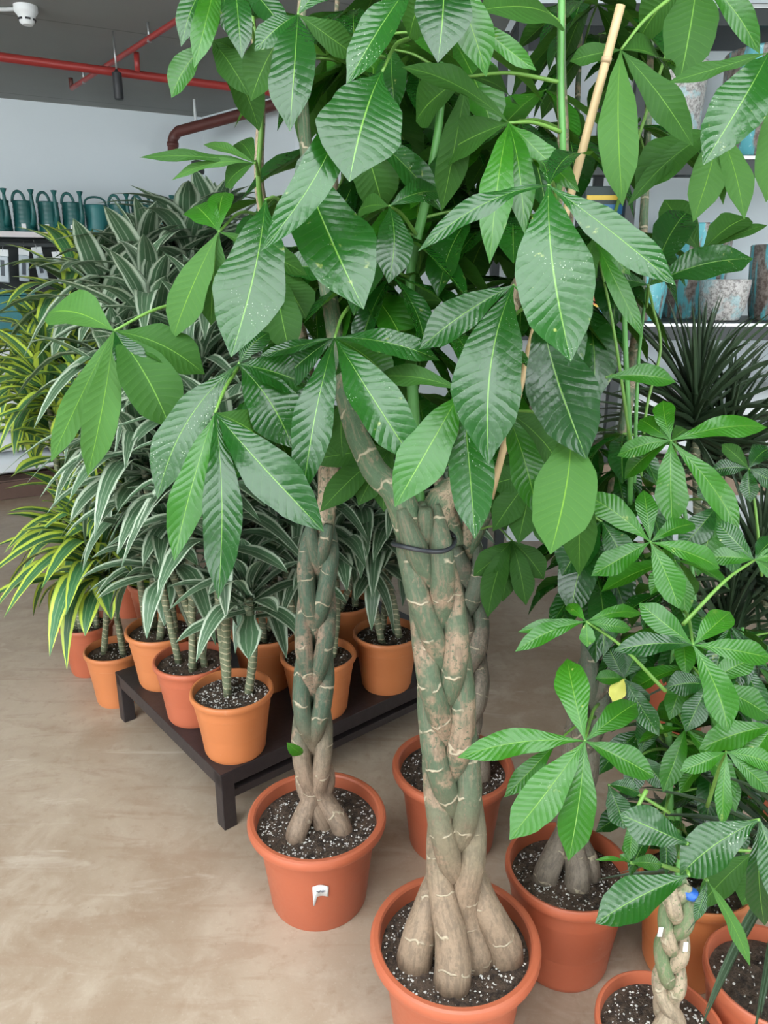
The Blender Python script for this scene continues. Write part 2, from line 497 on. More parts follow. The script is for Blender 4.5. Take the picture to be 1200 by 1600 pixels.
# dark sensor hanging under the main
s0 = PZ(181, 100, 2.82)
st = thing('hanging_sensor', 'dark cylinder hanging under the red sprinkler main', 'sensor', V((s0.x, s0.y, 2.62)))
new_obj('body', lathe('body', [(.0, 0), (.026, 0), (.03, .01), (.03, .15), (.012, .16), (.008, .17), (0, .17)], 16), M['black'], st)
new_obj('drop_rod', tube('drop_rod', [V((0, 0, .16)), V((0, 0, CZ - 2.62))], .006, 6), M['steel'], st)
# smoke detector
sd = PZ(41, 22, 2.96)
st = thing('smoke_detector', 'white round smoke detector on the grey ceiling', 'detector', V((sd.x, sd.y, 2.905)))
new_obj('housing', lathe('housing', [(0, 0), (.028, .0), (.040, .012), (.046, .04), (.05, .05), (.06, .06), (.064, .07), (.064, .095), (0, .095)], 26), M['white'], st)
for a in range(6):
    aa = a * math.pi / 3; new_obj('vent_slot', bar_mesh('vent_slot', V((math.cos(aa) * .043 - math.sin(aa) * .014, math.sin(aa) * .043 + math.cos(aa) * .014, .026)), V((math.cos(aa) * .043 + math.sin(aa) * .014, math.sin(aa) * .043 - math.cos(aa) * .014, .026)), .006, .010, 0), M['black'], st)
t = tag(new_obj('cable_conduit', tube('cable_conduit', [V((sd.x - 2.2, sd.y + .1, 2.985)), V((sd.x - .02, sd.y, 2.985))], .011, 8), M['white']), 'thin white conduit running along the ceiling to the smoke detector', 'conduit')
# brown drain pipe by the corner
b0 = PY(270, 238, c2.y + .35)
yb = c2.y + .35
b1 = PY(270, 212, yb); b2 = PY(395, 174, yb - .30); b3 = PY(440, 160, yb - .44)
bp = thing('drain_pipe', 'brown drain pipe with an elbow beside the wall corner', 'pipe', b0)
new_obj('pipe_run', tube('pipe_run', [V((0, 0, 0)), (b1 - b0) * .75, (b1 - b0) * .95 + V((.01, 0, 0)), (b1 - b0) + V((.06, -.03, .03)), b2 - b0, b3 - b0, V((b3.x + .045 - b0.x, b3.y - .02 - b0.y, b3.z + .025 - b0.z)), V((b3.x + .05 - b0.x, b3.y - .022 - b0.y, CZ - .001 - b0.z))], .045, 14), M['brownpipe'], bp)
new_obj('elbow_collar', tube('elbow_collar', [(b1 - b0) * .35, (b1 - b0) * .6], .052, 14), M['brownpipe'], bp)
q = (b1 - b0).lerp(b2 - b0, .3)
new_obj('pipe_clamp', tube('pipe_clamp', [q, V((q.x, q.y, CZ - .003 - b0.z))], .012, 8), M['white'], bp)
wb = PY(310, 272, yb - .1)
tag(new_obj('wall_box', lathe('wall_box', [(0, 0), (.05, 0), (.055, .02), (.055, .1), (.03, .11), (0, .11)], 16), M['black'], loc=wb), 'small black fitting on the white wall below the drain pipe', 'fitting')


# ------------------------------------------------------------------ far left: shelf with watering cans, bags, box
Yc = 6.3
sa = PY(-60, 359, Yc - .25); sb = PY(330, 368, Yc + .55)
sdv = V((sb.x - sa.x, sb.y - sa.y, 0)).normalized(); sn = V((-sdv.y, sdv.x, 0))
zs = (PY(0, 362, Yc).z + PY(210, 366, Yc + .3).z) / 2
Ls = V((sb.x - sa.x, sb.y - sa.y, 0)).length
sh = thing('wall_shelf', 'dark metal shelf with a pale price rail under the green watering cans', 'shelf', V((sa.x, sa.y, 0)))


def sp(a, off, z): return sdv * a + sn * off + V((0, 0, z))


new_obj('deck', bar_mesh('deck', sp(0, .21, zs - .025), sp(Ls, .21, zs - .025), .42, .03), M['shelf'], sh)
new_obj('deck', bar_mesh('deck', sp(0, .21, .95), sp(Ls, .21, .95), .42, .03), M['shelf'], sh)
new_obj('back_panel', bar_mesh('back_panel', sp(0, .41, zs / 2), sp(Ls, .41, zs / 2), .015, zs - .06), M['shelf'], sh)
for i, (a, b) in enumerate(((0, Ls * .475), (Ls * .48, Ls))):
    new_obj('price_rail', bar_mesh('price_rail', sp(a, -.008, zs - .022), sp(b, -.008, zs - .022), .014, .042), M['shelf_lip'], sh)
for a in (.02, Ls * .478, Ls - .02):
    new_obj('upright', bar_mesh('upright', sp(a, .40, 0), sp(a, .40, zs + .0), .04, .04), M['shelf'], sh)
new_obj('hook_rail', bar_mesh('hook_rail', sp(0, .2, zs - .09), sp(Ls, .2, zs - .09), .02, .03), M['shelf'], sh)


def watering_can(i, loc, rz):
    t = thing('watering_can', 'dark green plastic watering can with arched handle in the row on the shelf', 'watering can', loc, 'watering cans on the wall shelf')
    t.rotation_euler = (0, 0, rz)
    h = .24
    prof = [(0, 0), (.082, 0), (.086, .008)]
    for k in range(6):
        z = .03 + k * .033; r = .086 - .008 * k / 6
        prof += [(r, z), (r - .003, z + .012), (r - .003, z + .02)]
    prof += [(.078, h - .012), (.080, h - .004), (.076, h), (.05, h - .003), (.0, h - .012)]
    new_obj('body', lathe('body', prof, 22, 40), M['can'], t)
    arch = [V((0, .01 - .06 * math.cos(a), h - .01 + .085 * math.sin(a))) for a in [k * math.pi / 12 for k in range(13)]]
    arch = [V((-.03 - .045 * math.cos(a), 0, h - .012 + .082 * math.sin(a))) for a in [k * math.pi / 12 for k in range(13)]]
    new_obj('handle', tube('handle', arch, .011, 8), M['can'], t)
    sp_ = smooth_path([V((.046, -.062, .05)), V((.060, -.100, .13)), V((.058, -.108, .22)), V((.058, -.112, .285))], 10)
    new_obj('spout', tube('spout', sp_, [.024 - .013 * k / 10 for k in range(11)], 10), M['can'], t)
    rose = lathe('spout_rose', [(0, 0), (.010, 0), (.022, .028), (.024, .036), (0, .040)], 14)
    new_obj('spout_rose', rose, M['can'], t, V((.058, -.112, .28)))
    lb = bar_mesh('price_label', V((-.035, -.0885, .05)), V((-.004, -.0885, .05)), .002, .04, 0)
    new_obj('price_label', lb, M['white'], t)
    return t


for i in range(9):
    if i == 5:
        continue
    x = -16 + i * 33.5
    p = PY(x, 362, Yc)
    a = (p.x - sa.x) / sdv.x * (1.0) + (.0)
    loc = V((sa.x, sa.y, 0)) + sp(a * .96, .13, zs - .01)
    watering_can(i, loc, math.atan2(sdv.y, sdv.x) + random.uniform(-.1, .1))
p = PY(-16 + 5 * 33.5, 362, Yc); a = (p.x - sa.x) / sdv.x
t = thing('bucket', 'teal ribbed plastic bucket with a flat bail handle among watering cans', 'bucket', V((sa.x, sa.y, 0)) + sp(a * .96, .14, zs - .01))
t.rotation_euler = (0, 0, math.atan2(sdv.y, sdv.x))
prof = [(0, 0), (.075, 0), (.082, .01)]
for k in range(7): prof += [(.083 + k * .001, .03 + k * .026), (.081 + k * .001, .04 + k * .026)]
prof += [(.094, .215), (.096, .225), (.09, .23), (.085, .2), (0, .19)]
new_obj('body', lathe('body', prof, 26, 40), M['bucket'], t)
new_obj('bail_handle', tube('bail_handle', [V((-.082 * math.cos(a), -.01, .215 + .075 * math.sin(a) ** .6)) for a in [k * math.pi / 16 for k in range(17)]], .008, 8), M['can'], t)

for i in range(11):   # hanging packs under the shelf
    x = -10 + i * 27
    p = PY(x, 400, Yc); a = (p.x - sa.x) / sdv.x * .96
    t = thing('hanging_pack', 'clear and white packet hanging on a hook below the watering can shelf', 'packet', V((sa.x, sa.y, 0)) + sp(a, .17, zs - .375 + random.uniform(-.02, .02)), 'packets hanging under the wall shelf')
    t.rotation_euler = (0, random.uniform(-.12, .12), math.atan2(sdv.y, sdv.x) + random.uniform(-.25, .25))
    new_obj('blister', box_mesh('blister', .075, .03, .20, .008), M['packet'], t)
    cd = new_obj('header_card', box_mesh('header_card', .078, .012, .05, .002), M['white'], t, V((0, .004, .20)))
    new_obj('insert', box_mesh('insert', .028, .008, .12, .002), M['packet_print'], t, V((random.uniform(-.01, .01), -.0155, .05)))
    new_obj('hook', tube('hook', [V((0, .032, .305)), V((0, .03, .275)), V((0, 0, .272)), V((0, 0, .235))], .0035, 6), M['steel'], t)


def bag(loc, rz, sx, sy, h, label, stripes=True):
    """soft filled sack lying flat"""
    bm = bmesh.new(); bmesh.ops.create_cube(bm, size=1)
    bmesh.ops.subdivide_edges(bm, edges=bm.edges[:], cuts=7, use_grid_fill=True)
    rr = random.Random(int(loc[2] * 1000) + int(loc[0] * 100))
    ph = [rr.uniform(0, 6) for _ in range(4)]
    for v in bm.verts:
        x, y, z = v.co * 2
        ex = 1 - abs(x) ** 4 * .72; ey = 1 - abs(y) ** 5 * .65
        zz = z * ex * ey * .5
        zz += .05 * math.sin(x * 5 + ph[0]) * math.sin(y * 4 + ph[1])
        v.co = V((x * sx / 2 * (1 - .04 * abs(y) ** 3), y * sy / 2 * (1 - .05 * abs(x) ** 3), h / 2 + zz * h))
    zmin = min(v.co.z for v in bm.verts)
    for v in bm.verts: v.co.z -= zmin
    me = bpy.data.meshes.new('sack'); bm.to_mesh(me); bm.free(); me.shade_smooth()
    t = thing('soil_bag', label, 'bag', loc, 'stacked compost bags'); t.rotation_euler = (0, 0, rz)
    new_obj('sack', me, M['bag'], t)
    if stripes:
        for q in (-.28, .28):
            vs = []; n = 14
            for k in range(n + 1):
                yy = -sy / 2 * 1.004
                x = -sx / 2 * .93 + sx * .93 * k / n
                vs += [(x, yy, h * .42), (x, yy, h * .56)]
            break
        new_obj('printed_band', mesh('printed_band', [(p_[0], p_[1] * .985, p_[2]) for p_ in vs] + [(p_[0], p_[1] * .9, p_[2]) for p_ in vs], [(2 * k, 2 * k + 2, 2 * k + 3, 2 * k + 1) for k in range(n)] + [(2 * k + 1 + (n + 1) * 0, 2 * k + 3, 2 * (n + 1) + 2 * k + 3, 2 * (n + 1) + 2 * k + 1) for k in range(n)]), M['bag_yellow'], t)
    return t


pb0 = PZ(45, 776, 0)
ang = math.atan2(wd.y, wd.x)
pl = thing('pallet', 'dark brown timber pallet under the stack of white compost bags', 'pallet', V((pb0.x - .35, pb0.y + .38, 0)))
pl.rotation_euler = (0, 0, ang)
for k in range(6): new_obj('deck_board', bar_mesh('deck_board', V((-.75, -.42 + k * .165, .125)), V((.62, -.42 + k * .165, .125)), .14, .022), M['pallet'], pl)
for x in (-.68, -.05, .55):
    new_obj('bearer', bar_mesh('bearer', V((x, -.49, .055)), V((x, .49, .055)), .09, .11), M['pallet'], pl)
new_obj('skirt_board', bar_mesh('skirt_board', V((-.75, -.505, .065)), V((.62, -.505, .065)), .022, .125), M['pallet'], pl)
z = .14
names = ['lowest white compost bag lying on the brown pallet', 'second white compost bag up from the pallet', 'third white compost bag up from the pallet', 'fourth white compost bag up from the pallet', 'fifth white compost bag up from the pallet', 'topmost white compost bag below the teal box']
for k in range(6):
    bag(V((pb0.x - .35, pb0.y + .38, z)) + wd * random.uniform(-.09, -.03) + wn * .07, ang + random.uniform(-.04, .04), 1.2, .78, .154, names[k], stripes=k in (2, 4)); z += .158
tb = thing('storage_box', 'translucent teal plastic box on top of the white compost bags', 'box', V((pb0.x - .40, pb0.y + .30, z)))
tb.rotation_euler = (0, 0, ang)
new_obj('body', box_mesh('body', .85, .6, .33, .03), M['box_teal'], tb)
new_obj('lid', box_mesh('lid', .89, .64, .035, .012), M['box_teal'], tb, V((0, 0, .33)))


# ------------------------------------------------------------------ right: rack with glazed pots
RY = 3.55
rx0 = PY(985, 300, RY).x
rack = thing('storage_rack', 'tall dark metal rack holding glazed pots against the white wall', 'rack', V((rx0, RY, 0)))
zA = PY(1100, 503, RY).z; zB = PY(1100, 243, RY).z; zC = PY(1100, 8, RY).z
LX = 1.75
LL = -.50
for x in (0, LX, LL):
    for y in (0, .55):
        new_obj('upright', box_mesh('upright', .045, .045, zC + .05, .003), M['shelf'], rack, V((x, y, 0)))
for z in (zA, zB, zC):
    new_obj('deck', bar_mesh('deck', V((LL, .29, z - .012)), V((LX, .29, z - .012)), .55, .024), M['shelf'], rack)
    new_obj('front_beam', bar_mesh('front_beam', V((LL, -.01, z - .04)), V((LX, -.01, z - .04)), .03, .08), M['shelf'], rack)
    new_obj('price_rail', bar_mesh('price_rail', V((.04, -.03, z - .012)), V((LX, -.03, z - .012)), .008, .016), M['steel'], rack)
zD = .66
for k in range(4):
    new_obj('timber_board', bar_mesh('timber_board', V((LL, .02 + k * .15, zD)), V((LX, .02 + k * .15, zD)), .14, .05), M['wood'], rack)
new_obj('timber_front', bar_mesh('timber_front', V((LL, -.06, zD - .04)), V((LX, -.06, zD - .04)), .03, .15), M['wood'], rack)
for k in range(3):
    for j in range(2):
        bag(V((rx0 + .30 + k * .52, RY + .27, zD + .025 + j * .17)), random.uniform(-.05, .05), .514, .46, .164,
            ['lower', 'upper'][j] + ' white bag on the timber shelf of the rack, ' + ['beside the colourful boxes end', 'in the middle', 'at the far end'][k], stripes=False)


def glazed_pot(name, label, px, ybase, Y, h, r, prof, mat, group=None):
    p = PY(px, ybase, Y)
    return p


def gpot(label, x, y, z, h, prof, mat, group=None):
    o = tag(new_obj('glazed_pot', lathe('glazed_pot', [(r, zz * h) for r, zz in prof], 36), mat, loc=V((x, y, z))), label, 'pot', group)
    return o


def tall(r): return [(0, 0), (r * .78, 0), (r * .82, .02), (r * .94, .35), (r, .75), (r * 1.02, .95), (r * 1.03, .985), (r, 1.0), (r * .92, .99), (r * .9, .9), (r * .8, .3), (0, .25)]


def bowl(r): return [(0, 0), (r * .62, 0), (r * .70, .03), (r * .90, .35), (r * .98, .75), (r, .96), (r * .98, 1), (r * .9, .99), (r * .86, .6), (r * .6, .2), (0, .15)]


def px_x(px, Y): return PY(px, 480, Y).x


gpot('large teal and brown drip glazed pot standing behind the pale speckled pot', px_x(1076, 3.94), 3.94, zA, .44, tall(.165), M['glaze'])
gpot('teal and brown drip glazed pot beside the rack upright', px_x(1003, 3.72), 3.72, zA, .36, tall(.112), M['glaze'])
gpot('pale speckled glazed bowl pot in front of the large drip glazed pot', px_x(1130, 3.65), 3.66, zA, .185, bowl(.112), M['speckle'])
gpot('teal striped glazed pot at the wall end of the lower shelf', px_x(1215, 3.75), 3.75, zA, .34, tall(.15), M['glaze'])
gpot('round glazed pot on the upper shelf of the rack', px_x(1010, 3.8), 3.8, zB, .40, tall(.16), M['speckle'])
gpot('brown and blue glazed pot on the upper shelf of the rack', px_x(1150, 3.8), 3.8, zB, .45, tall(.18), M['glaze'])


def seed_box(label, x, y, z, sx, sz, cols):
    t = thing('product_box', label, 'box', V((x, y, z)))
    new_obj('carton', box_mesh('carton', sx, .16, sz, .004), M['packdark'], t)
    k = 0
    for (fz, hh, m) in cols:
        new_obj('printed_band', bar_mesh('printed_band', V((-sx * .46, -.081, sz * fz)), V((sx * .46, -.081, sz * fz)), .003, hh, 0), M[m], t)
    return t


bx = px_x(928, 3.66)
seed_box('dark product box with red and yellow bands beside the rack upright', bx, 3.66, zA, .20, .22, [(.16, .03, 'print_blue'), (.32, .012, 'print_yellow'), (.46, .05, 'print_red'), (.86, .02, 'print_yellow')])
seed_box('dark product box with red top stacked on the banded product box', bx - .01, 3.68, zA + .22, .19, .2, [(.25, .02, 'print_yellow'), (.62, .08, 'print_red')])
seed_box('dark product box with blue and yellow bands lying highest of the stack', bx + .02, 3.70, zA + .42, .22, .16, [(.4, .04, 'print_blue'), (.7, .02, 'print_yellow')])
seed_box('dark product box with a single blue band behind the leaves', bx - .24, 3.68, zA, .2, .3, [(.3, .04, 'print_blue'), (.7, .02, 'print_yellow')])


# ------------------------------------------------------------------ bench
BH = .19
B0 = PZ(345, 1212, BH); B0.z = 0
bu = (PZ(180, 1050, BH) - PZ(345, 1212, BH)); bu.z = 0; LU = bu.length; bu.normalize()
bv = V((bu.y, -bu.x, 0)); LV = 1.12
bench = thing('plant_bench', 'low dark metal plant bench carrying pots of striped dracaena', 'bench', B0)


def bq(a, b, z): return bu * a + bv * b + V((0, 0, z))


for a, b in ((.02, .02), (LU - .02, .02), (.02, LV - .02), (LU - .02, LV - .02)):
    o = new_obj('leg', box_mesh('leg', .042, .042, BH - .002, .003), M['bench'], bench, bq(a, b, 0))
    o.rotation_euler = (0, 0, math.atan2(bv.y, bv.x))
for a, b, c, d in ((0, .02, LU, .02), (0, LV - .02, LU, LV - .02)):
    new_obj('frame_rail', bar_mesh('frame_rail', bq(a, b, BH - .0228), bq(c, d, BH - .0228), .042, .048), M['bench'], bench)
for a in (.02, LU - .02):
    new_obj('frame_rail', bar_mesh('frame_rail', bq(a, .04, BH - .0228), bq(a, LV - .04, BH - .0228), .04, .048), M['bench'], bench)
    new_obj('lower_rail', bar_mesh('lower_rail', bq(a, .04, BH - .085), bq(a, LV - .04, BH - .085), .026, .026), M['bench'], bench)
new_obj('deck', bar_mesh('deck', bq(LU / 2, .012, BH - .003), bq(LU / 2, LV - .012, BH - .003), LU - .024, .008), M['bench'], bench)
DECK = BH + .0015


# ------------------------------------------------------------------ pots
def pot_profile(R, h):
    return [(0, .012), (.60 * R, .012), (.66 * R, 0), (.69 * R, .0), (.705 * R, .006), (.815 * R, .70 * h), (.845 * R, .715 * h), (.85 * R, .745 * h),
            (.885 * R, .88 * h), (.93 * R, .895 * h), (.99 * R, .905 * h), (1.0 * R, .925 * h), (1.0 * R, .965 * h), (.985 * R, .99 * h), (.955 * R, h), (.905 * R, .998 * h),
            (.885 * R, .98 * h), (.87 * R, .88 * h), (.82 * R, .7 * h), (.7 * R, .05 * h), (0, .05 * h)]


def pot_profile_small(R, h):
    return [(0, .008), (.60 * R, .008), (.66 * R, 0), (.70 * R, 0), (.72 * R, .006), (.895 * R, .74 * h), (.905 * R, .745 * h), (.915 * R, .86 * h), (.935 * R, .90 * h), (.985 * R, .91 * h), (1.0 * R, .93 * h),
            (1.0 * R, .97 * h), (.985 * R, .992 * h), (.96 * R, h), (.925 * R, .995 * h), (.91 * R, .96 * h), (.87 * R, .7 * h), (.74 * R, .05 * h), (0, .05 * h)]


def soil_mesh(R, z, seed):
    rr = random.Random(seed); rings = 9; n = 30; vs = [(0, 0, z + .004)]; fs = []
    for i in range(1, rings + 1):
        for k in range(n):
            r = R * i / rings; a = 2 * math.pi * k / n
            j = 0 if i == rings else rr.uniform(-.006, .006)
            vs.append((r * math.cos(a), r * math.sin(a), z + j + .006 * (1 - i / rings)))
    for k in range(n): fs.append((0, 1 + k, 1 + (k + 1) % n))
    for i in range(rings - 1):
        for k in range(n):
            a = 1 + i * n + k; b = 1 + i * n + (k + 1) % n; fs.append((a, a + n, b + n, b))
    return mesh('soil', vs, fs)


def perlite_mesh(R, z, seed, cnt, big=.0033):
    rr = random.Random(seed); vs = []; fs = []
    for _ in range(int(cnt * 1.7)):
        r = R * math.sqrt(rr.random()); a = rr.uniform(0, 6.28); s = rr.uniform(.35, 1) ** 1.5 * big
        c = V((r * math.cos(a), r * math.sin(a), z + .007 * (1 - r / R) + s * .5)); o = len(vs)
        for d in ((1, 0, 0), (-1, 0, 0), (0, 1, 0), (0, -1, 0), (0, 0, 1), (0, 0, -1)):
            vs.append(c + V(d) * s * rr.uniform(.7, 1.3) + V((rr.uniform(-.3, .3), rr.uniform(-.3, .3), 0)) * s)
        for f in ((0, 2, 4), (2, 1, 4), (1, 3, 4), (3, 0, 4), (2, 0, 5), (1, 2, 5), (3, 1, 5), (0, 3, 5)): fs.append(tuple(q + o for q in f))
    return mesh('perlite', vs, fs, smooth=False)


POTC = {}


def pot_part(t, R, h, mat, small=False, seed=1, perl=260, soil=.87):
    key = (R, h, small)
    if key not in POTC: POTC[key] = lathe('pot', pot_profile_small(R, h) if small else pot_profile(R, h), 56, 28)
    me = POTC[key].copy() if POTC[key].materials and POTC[key].materials[0] != mat else POTC[key]
    if me.materials and me.materials[0] != mat: me.materials.clear()
    p = new_obj('pot', me, mat, t)
    sr = R * (.91 if small else .87)
    new_obj('soil', soil_mesh(sr, h * soil, seed), M['soil'], t)
    if perl:
        o = new_obj('perlite', perlite_mesh(sr * .95, h * soil, seed + 5, perl), M['perlite'], t); o['kind'] = 'stuff'
    return p


# ------------------------------------------------------------------ money tree leaves
PROF = [(0, .03), (.04, .06), (.12, .22), (.25, .52), (.4, .80), (.55, .97), (.66, 1.0), (.78, .84), (.87, .55), (.93, .28), (.965, .11), (1, .008)]


def prof(v, tab=PROF):
    for (a, wa), (b, wb_) in zip(tab, tab[1:]):
        if v <= b: t = (v - a) / (b - a); t = t * t * (3 - 2 * t) * .5 + t * .5; return wa + (wb_ - wa) * t
    return tab[-1][1]


def leaf_mesh(base, ctrl, tip, W, width, origin, rr, cup=.12, wav=.035, nv=15, nu=8, tab=PROF):
    vs = []; uv = []; fs = []; ph = rr.uniform(0, 6); ph2 = rr.uniform(0, 6)
    L = (tip - base).length
    skew = rr.uniform(-.04, .04)
    for i in range(nv + 1):
        v = i / nv; c = base * (1 - v) ** 2 + ctrl * 2 * v * (1 - v) + tip * v * v
        tg = ((ctrl - base) * (1 - v) + (tip - ctrl) * v).normalized()
        Wp = (W - tg * W.dot(tg)).normalized(); N = Wp.cross(tg).normalized()
        c = c + Wp * skew * L * math.sin(math.pi * v)
        hw = width / 2 * prof(v, tab)
        for j in range(nu + 1):
            s = j / nu * 2 - 1
            z = cup * abs(s) ** 1.3 * hw * 2 * (.5 + .5 * math.sin(math.pi * v))
            z += wav * L * abs(s) ** 2 * math.sin(v * 13 + ph + (2.1 if s > 0 else 0)) * math.sin(math.pi * min(1, v * 1.1)) * .6
            hwj = hw * (1 + .05 * math.sin(v * 17 + ph2 + (1.3 if s > 0 else 0)))
            vs.append(c + Wp * s * hwj + N * z - origin); uv.append((j / nu, v))
    for i in range(nv):
        for j in range(nu):
            a = i * (nu + 1) + j; fs.append((a, a + 1, a + nu + 2, a + nu + 1))
    return mesh('leaf', vs, fs, uv)


class Plant:
    def __init__(s, name, label, cat, loc, group=None):
        s.t = thing(name, label, cat, loc, group); s.loc = V(loc); s.nodes = []; s.n = 0

    def add(s, name, me, mat): return new_obj(name, me, mat, s.t)

    def stem(s, name, pts, r0, r1, mat, n=24, seg=10, wob=0.0):
        path = smooth_path(pts, n)
        s.nodes += path
        return s.add(name, tube(name, [p - s.loc for p in path], [r0 + (r1 - r0) * i / n for i in range(n + 1)], seg, wob), mat)

    def near(s, p):
        # a petiole leaves the stem a little below the hub
        return min(s.nodes, key=lambda q: (q - p).length + max(0, q.z - p.z) * 1.2 + abs((p - q).length - .16) * .5)


def stalk(pl, hub, root=None, r=.0026, mat=None, sag=.04):
    if root is None: root = pl.near(hub)
    L = (hub - root).length
    mid = root.lerp(hub, .55) + V((0, 0, 1)) * L * sag * 1.5
    path = smooth_path([root, mid, hub], 10)
    return new_obj('leaf_stalk', tube('leaf_stalk', [p - pl.loc for p in path], [r * 1.35 - r * .5 * i / 10 for i in range(11)], 7), mat or M['stalk'], pl.t)


def hero_leaf(pl, par, hub, hx, hy, d, spec, rr, bx=None, by=None):
    tx, ty, wpx = spec[:3]
    kind = spec[3] if len(spec) > 3 else 0
    dd = spec[4] if len(spec) > 4 else None
    bend = spec[5] if len(spec) > 5 and spec[5] is not None else .19
    side = spec[6] if len(spec) > 6 else 0
    lp = math.hypot(tx - hx, ty - hy); lm = lp * d / FPX; dyn = (ty - hy) / max(lp, 1)
    if dd is None: dd = lm * (-.28 * max(dyn, 0) + .5 * max(-dyn, 0) - .05 + rr.uniform(-.05, .05))
    tip = P(tx, ty, d + dd); base = hub
    ax = (tip - base); L = ax.length; a = ax.normalized()
    toc = (CAM - base.lerp(tip, .5)).normalized()
    N0 = (toc * .8 + V((0, 0, 1)) * .55 + V((rr.uniform(-.25, .25), 0, rr.uniform(-.1, .1)))).normalized()
    Wd = a.cross(N0).normalized(); N = Wd.cross(a).normalized()
    mid = base.lerp(tip, .55)
    p0 = V(pix(mid - Wd * .05)); p1 = V(pix(mid + Wd * .05)); ad = V((tx - hx, ty - hy)).normalized()
    ppx = abs((p1 - p0).cross(ad)) if hasattr(V((0, 0)), 'cross') else 0
    width = wpx * .1 / max(ppx, 20)
    width = min(width, L * .62)
    flip = kind in (2, 3)
    ctrl = base.lerp(tip, .5) + N * L * bend * 2 * .5 + Wd * side * L
    W = -Wd if flip else Wd
    cup = rr.uniform(.03, .16) * (-1 if flip else 1)
    me = leaf_mesh(base, ctrl, tip, W, width, base, rr, cup=cup, wav=rr.uniform(.015, .04))
    m = {0: M['leaf'], 1: M['young'], 2: M['leaf'], 3: M['young'], 4: M['old']}[kind]
    new_obj('leaf', me, m, par, base - pl.loc)
    pl.n += 1


def hero(pl, hx, hy, d, leaves, root='auto', rr=random.Random(11), r=.0026):
    hub = P(hx, hy, d)
    if root == 'auto': s = stalk(pl, hub, None, r)
    else: s = stalk(pl, hub, P(*root), r)
    for sp_ in leaves: hero_leaf(pl, s, hub, hx, hy, d, sp_, rr)


# shared leaf shapes for the rest of the crowns
SH = []
_rr = random.Random(3)
for k in range(7):
    dr = _rr.uniform(.08, .22)
    SH.append(leaf_mesh(V((0, 0, 0)), V((0, .5, dr)), V((0, 1, -.02)), V((1, 0, 0)), 1.0, V((0, 0, 0)), _rr, cup=.06, wav=.03, nv=10, nu=6))
for me in SH: me.materials.append(M['leaf'])
SHY = [m.copy() for m in SH]
for me in SHY: me.materials.clear(); me.materials.append(M['young'])


def place_leaf(name, me, par, ploc, base, direction, up, L, width):
    y = direction.normalized(); x = y.cross(up)
    if x.length < 1e-3: x = V((1, 0, 0))
    x.normalize(); z = x.cross(y)
    Mx = Matrix(((x.x * width, y.x * L, z.x * L), (x.y * width, y.y * L, z.y * L), (x.z * width, y.z * L, z.z * L))).to_4x4()
    Mx.translation = base - ploc
    o = bpy.data.objects.new(name, me); COL.objects.link(o); o.parent = par; o.matrix_local = Mx
    return o


def fill_cluster(pl, hub, rr, L=.2, n=6, young=False, droop=(.25, .95), root=None):
    s = stalk(pl, hub, root, .0024)
    a0 = rr.uniform(0, 6.28)
    for k in range(n):
        a = a0 + 2 * math.pi * k / n + rr.uniform(-.25, .25); e = rr.uniform(*droop)
        dv = V((math.cos(a) * math.cos(e), math.sin(a) * math.cos(e), -math.sin(e)))
        l = L * rr.uniform(.7, 1.15)
        place_leaf('leaf', rr.choice(SHY if young else SH), s, pl.loc, hub, dv, V((rr.uniform(-.2, .2), rr.uniform(-.2, .2), 1)), l, l * rr.uniform(.30, .40)); pl.n += 1


def braid(pl, axis, n, r, amp, dep, period, feet, mat, phase=0.0, foot_h=.16, steps=90, foot_r=1.5, wob=.03, top_r=1.0):
    """stems plaited round an axis; near the soil each swells and splays out to its own foot"""
    path = smooth_path(axis, steps); tot = sum((path[i + 1] - path[i]).length for i in range(steps))
    for k in range(n):
        pts = []; rad = []; s = 0
        for i, c in enumerate(path):
            if i: s += (c - path[i - 1]).length
            q = 2 * math.pi * (s / period + k / n) + phase
            am = 1 + (top_r - 1) * .8 * s / tot
            off = V((am * amp * math.sin(q), -am * dep * math.sin(2 * q), 0))
            f = max(0, 1 - s / foot_h); f = f * f * (3 - 2 * f)
            fx, fy = feet[k]
            off = off.lerp(V((fx, fy, 0)), f)
            tt = s / tot
            rr_ = r * (1 + (top_r - 1) * tt) * (1 + (foot_r - 1) * f) * (1 - .5 * max(0, (tt - .9) / .1) ** 2)
            pts.append(c + off - pl.loc); rad.append(rr_)
        # rounded swollen foot
        d = (pts[0] - pts[1]).normalized()
        pts = [pts[0] + d * rad[0] * .35, pts[0] + d * rad[0] * .2] + pts; rad = [rad[0] * .55, rad[0] * .92] + rad
        pl.add('trunk_stem', tube('trunk_stem', pts, rad, 14, wob), mat)
    return path[-1]


# ================================================================== the five money trees
GB = 'potted money trees'
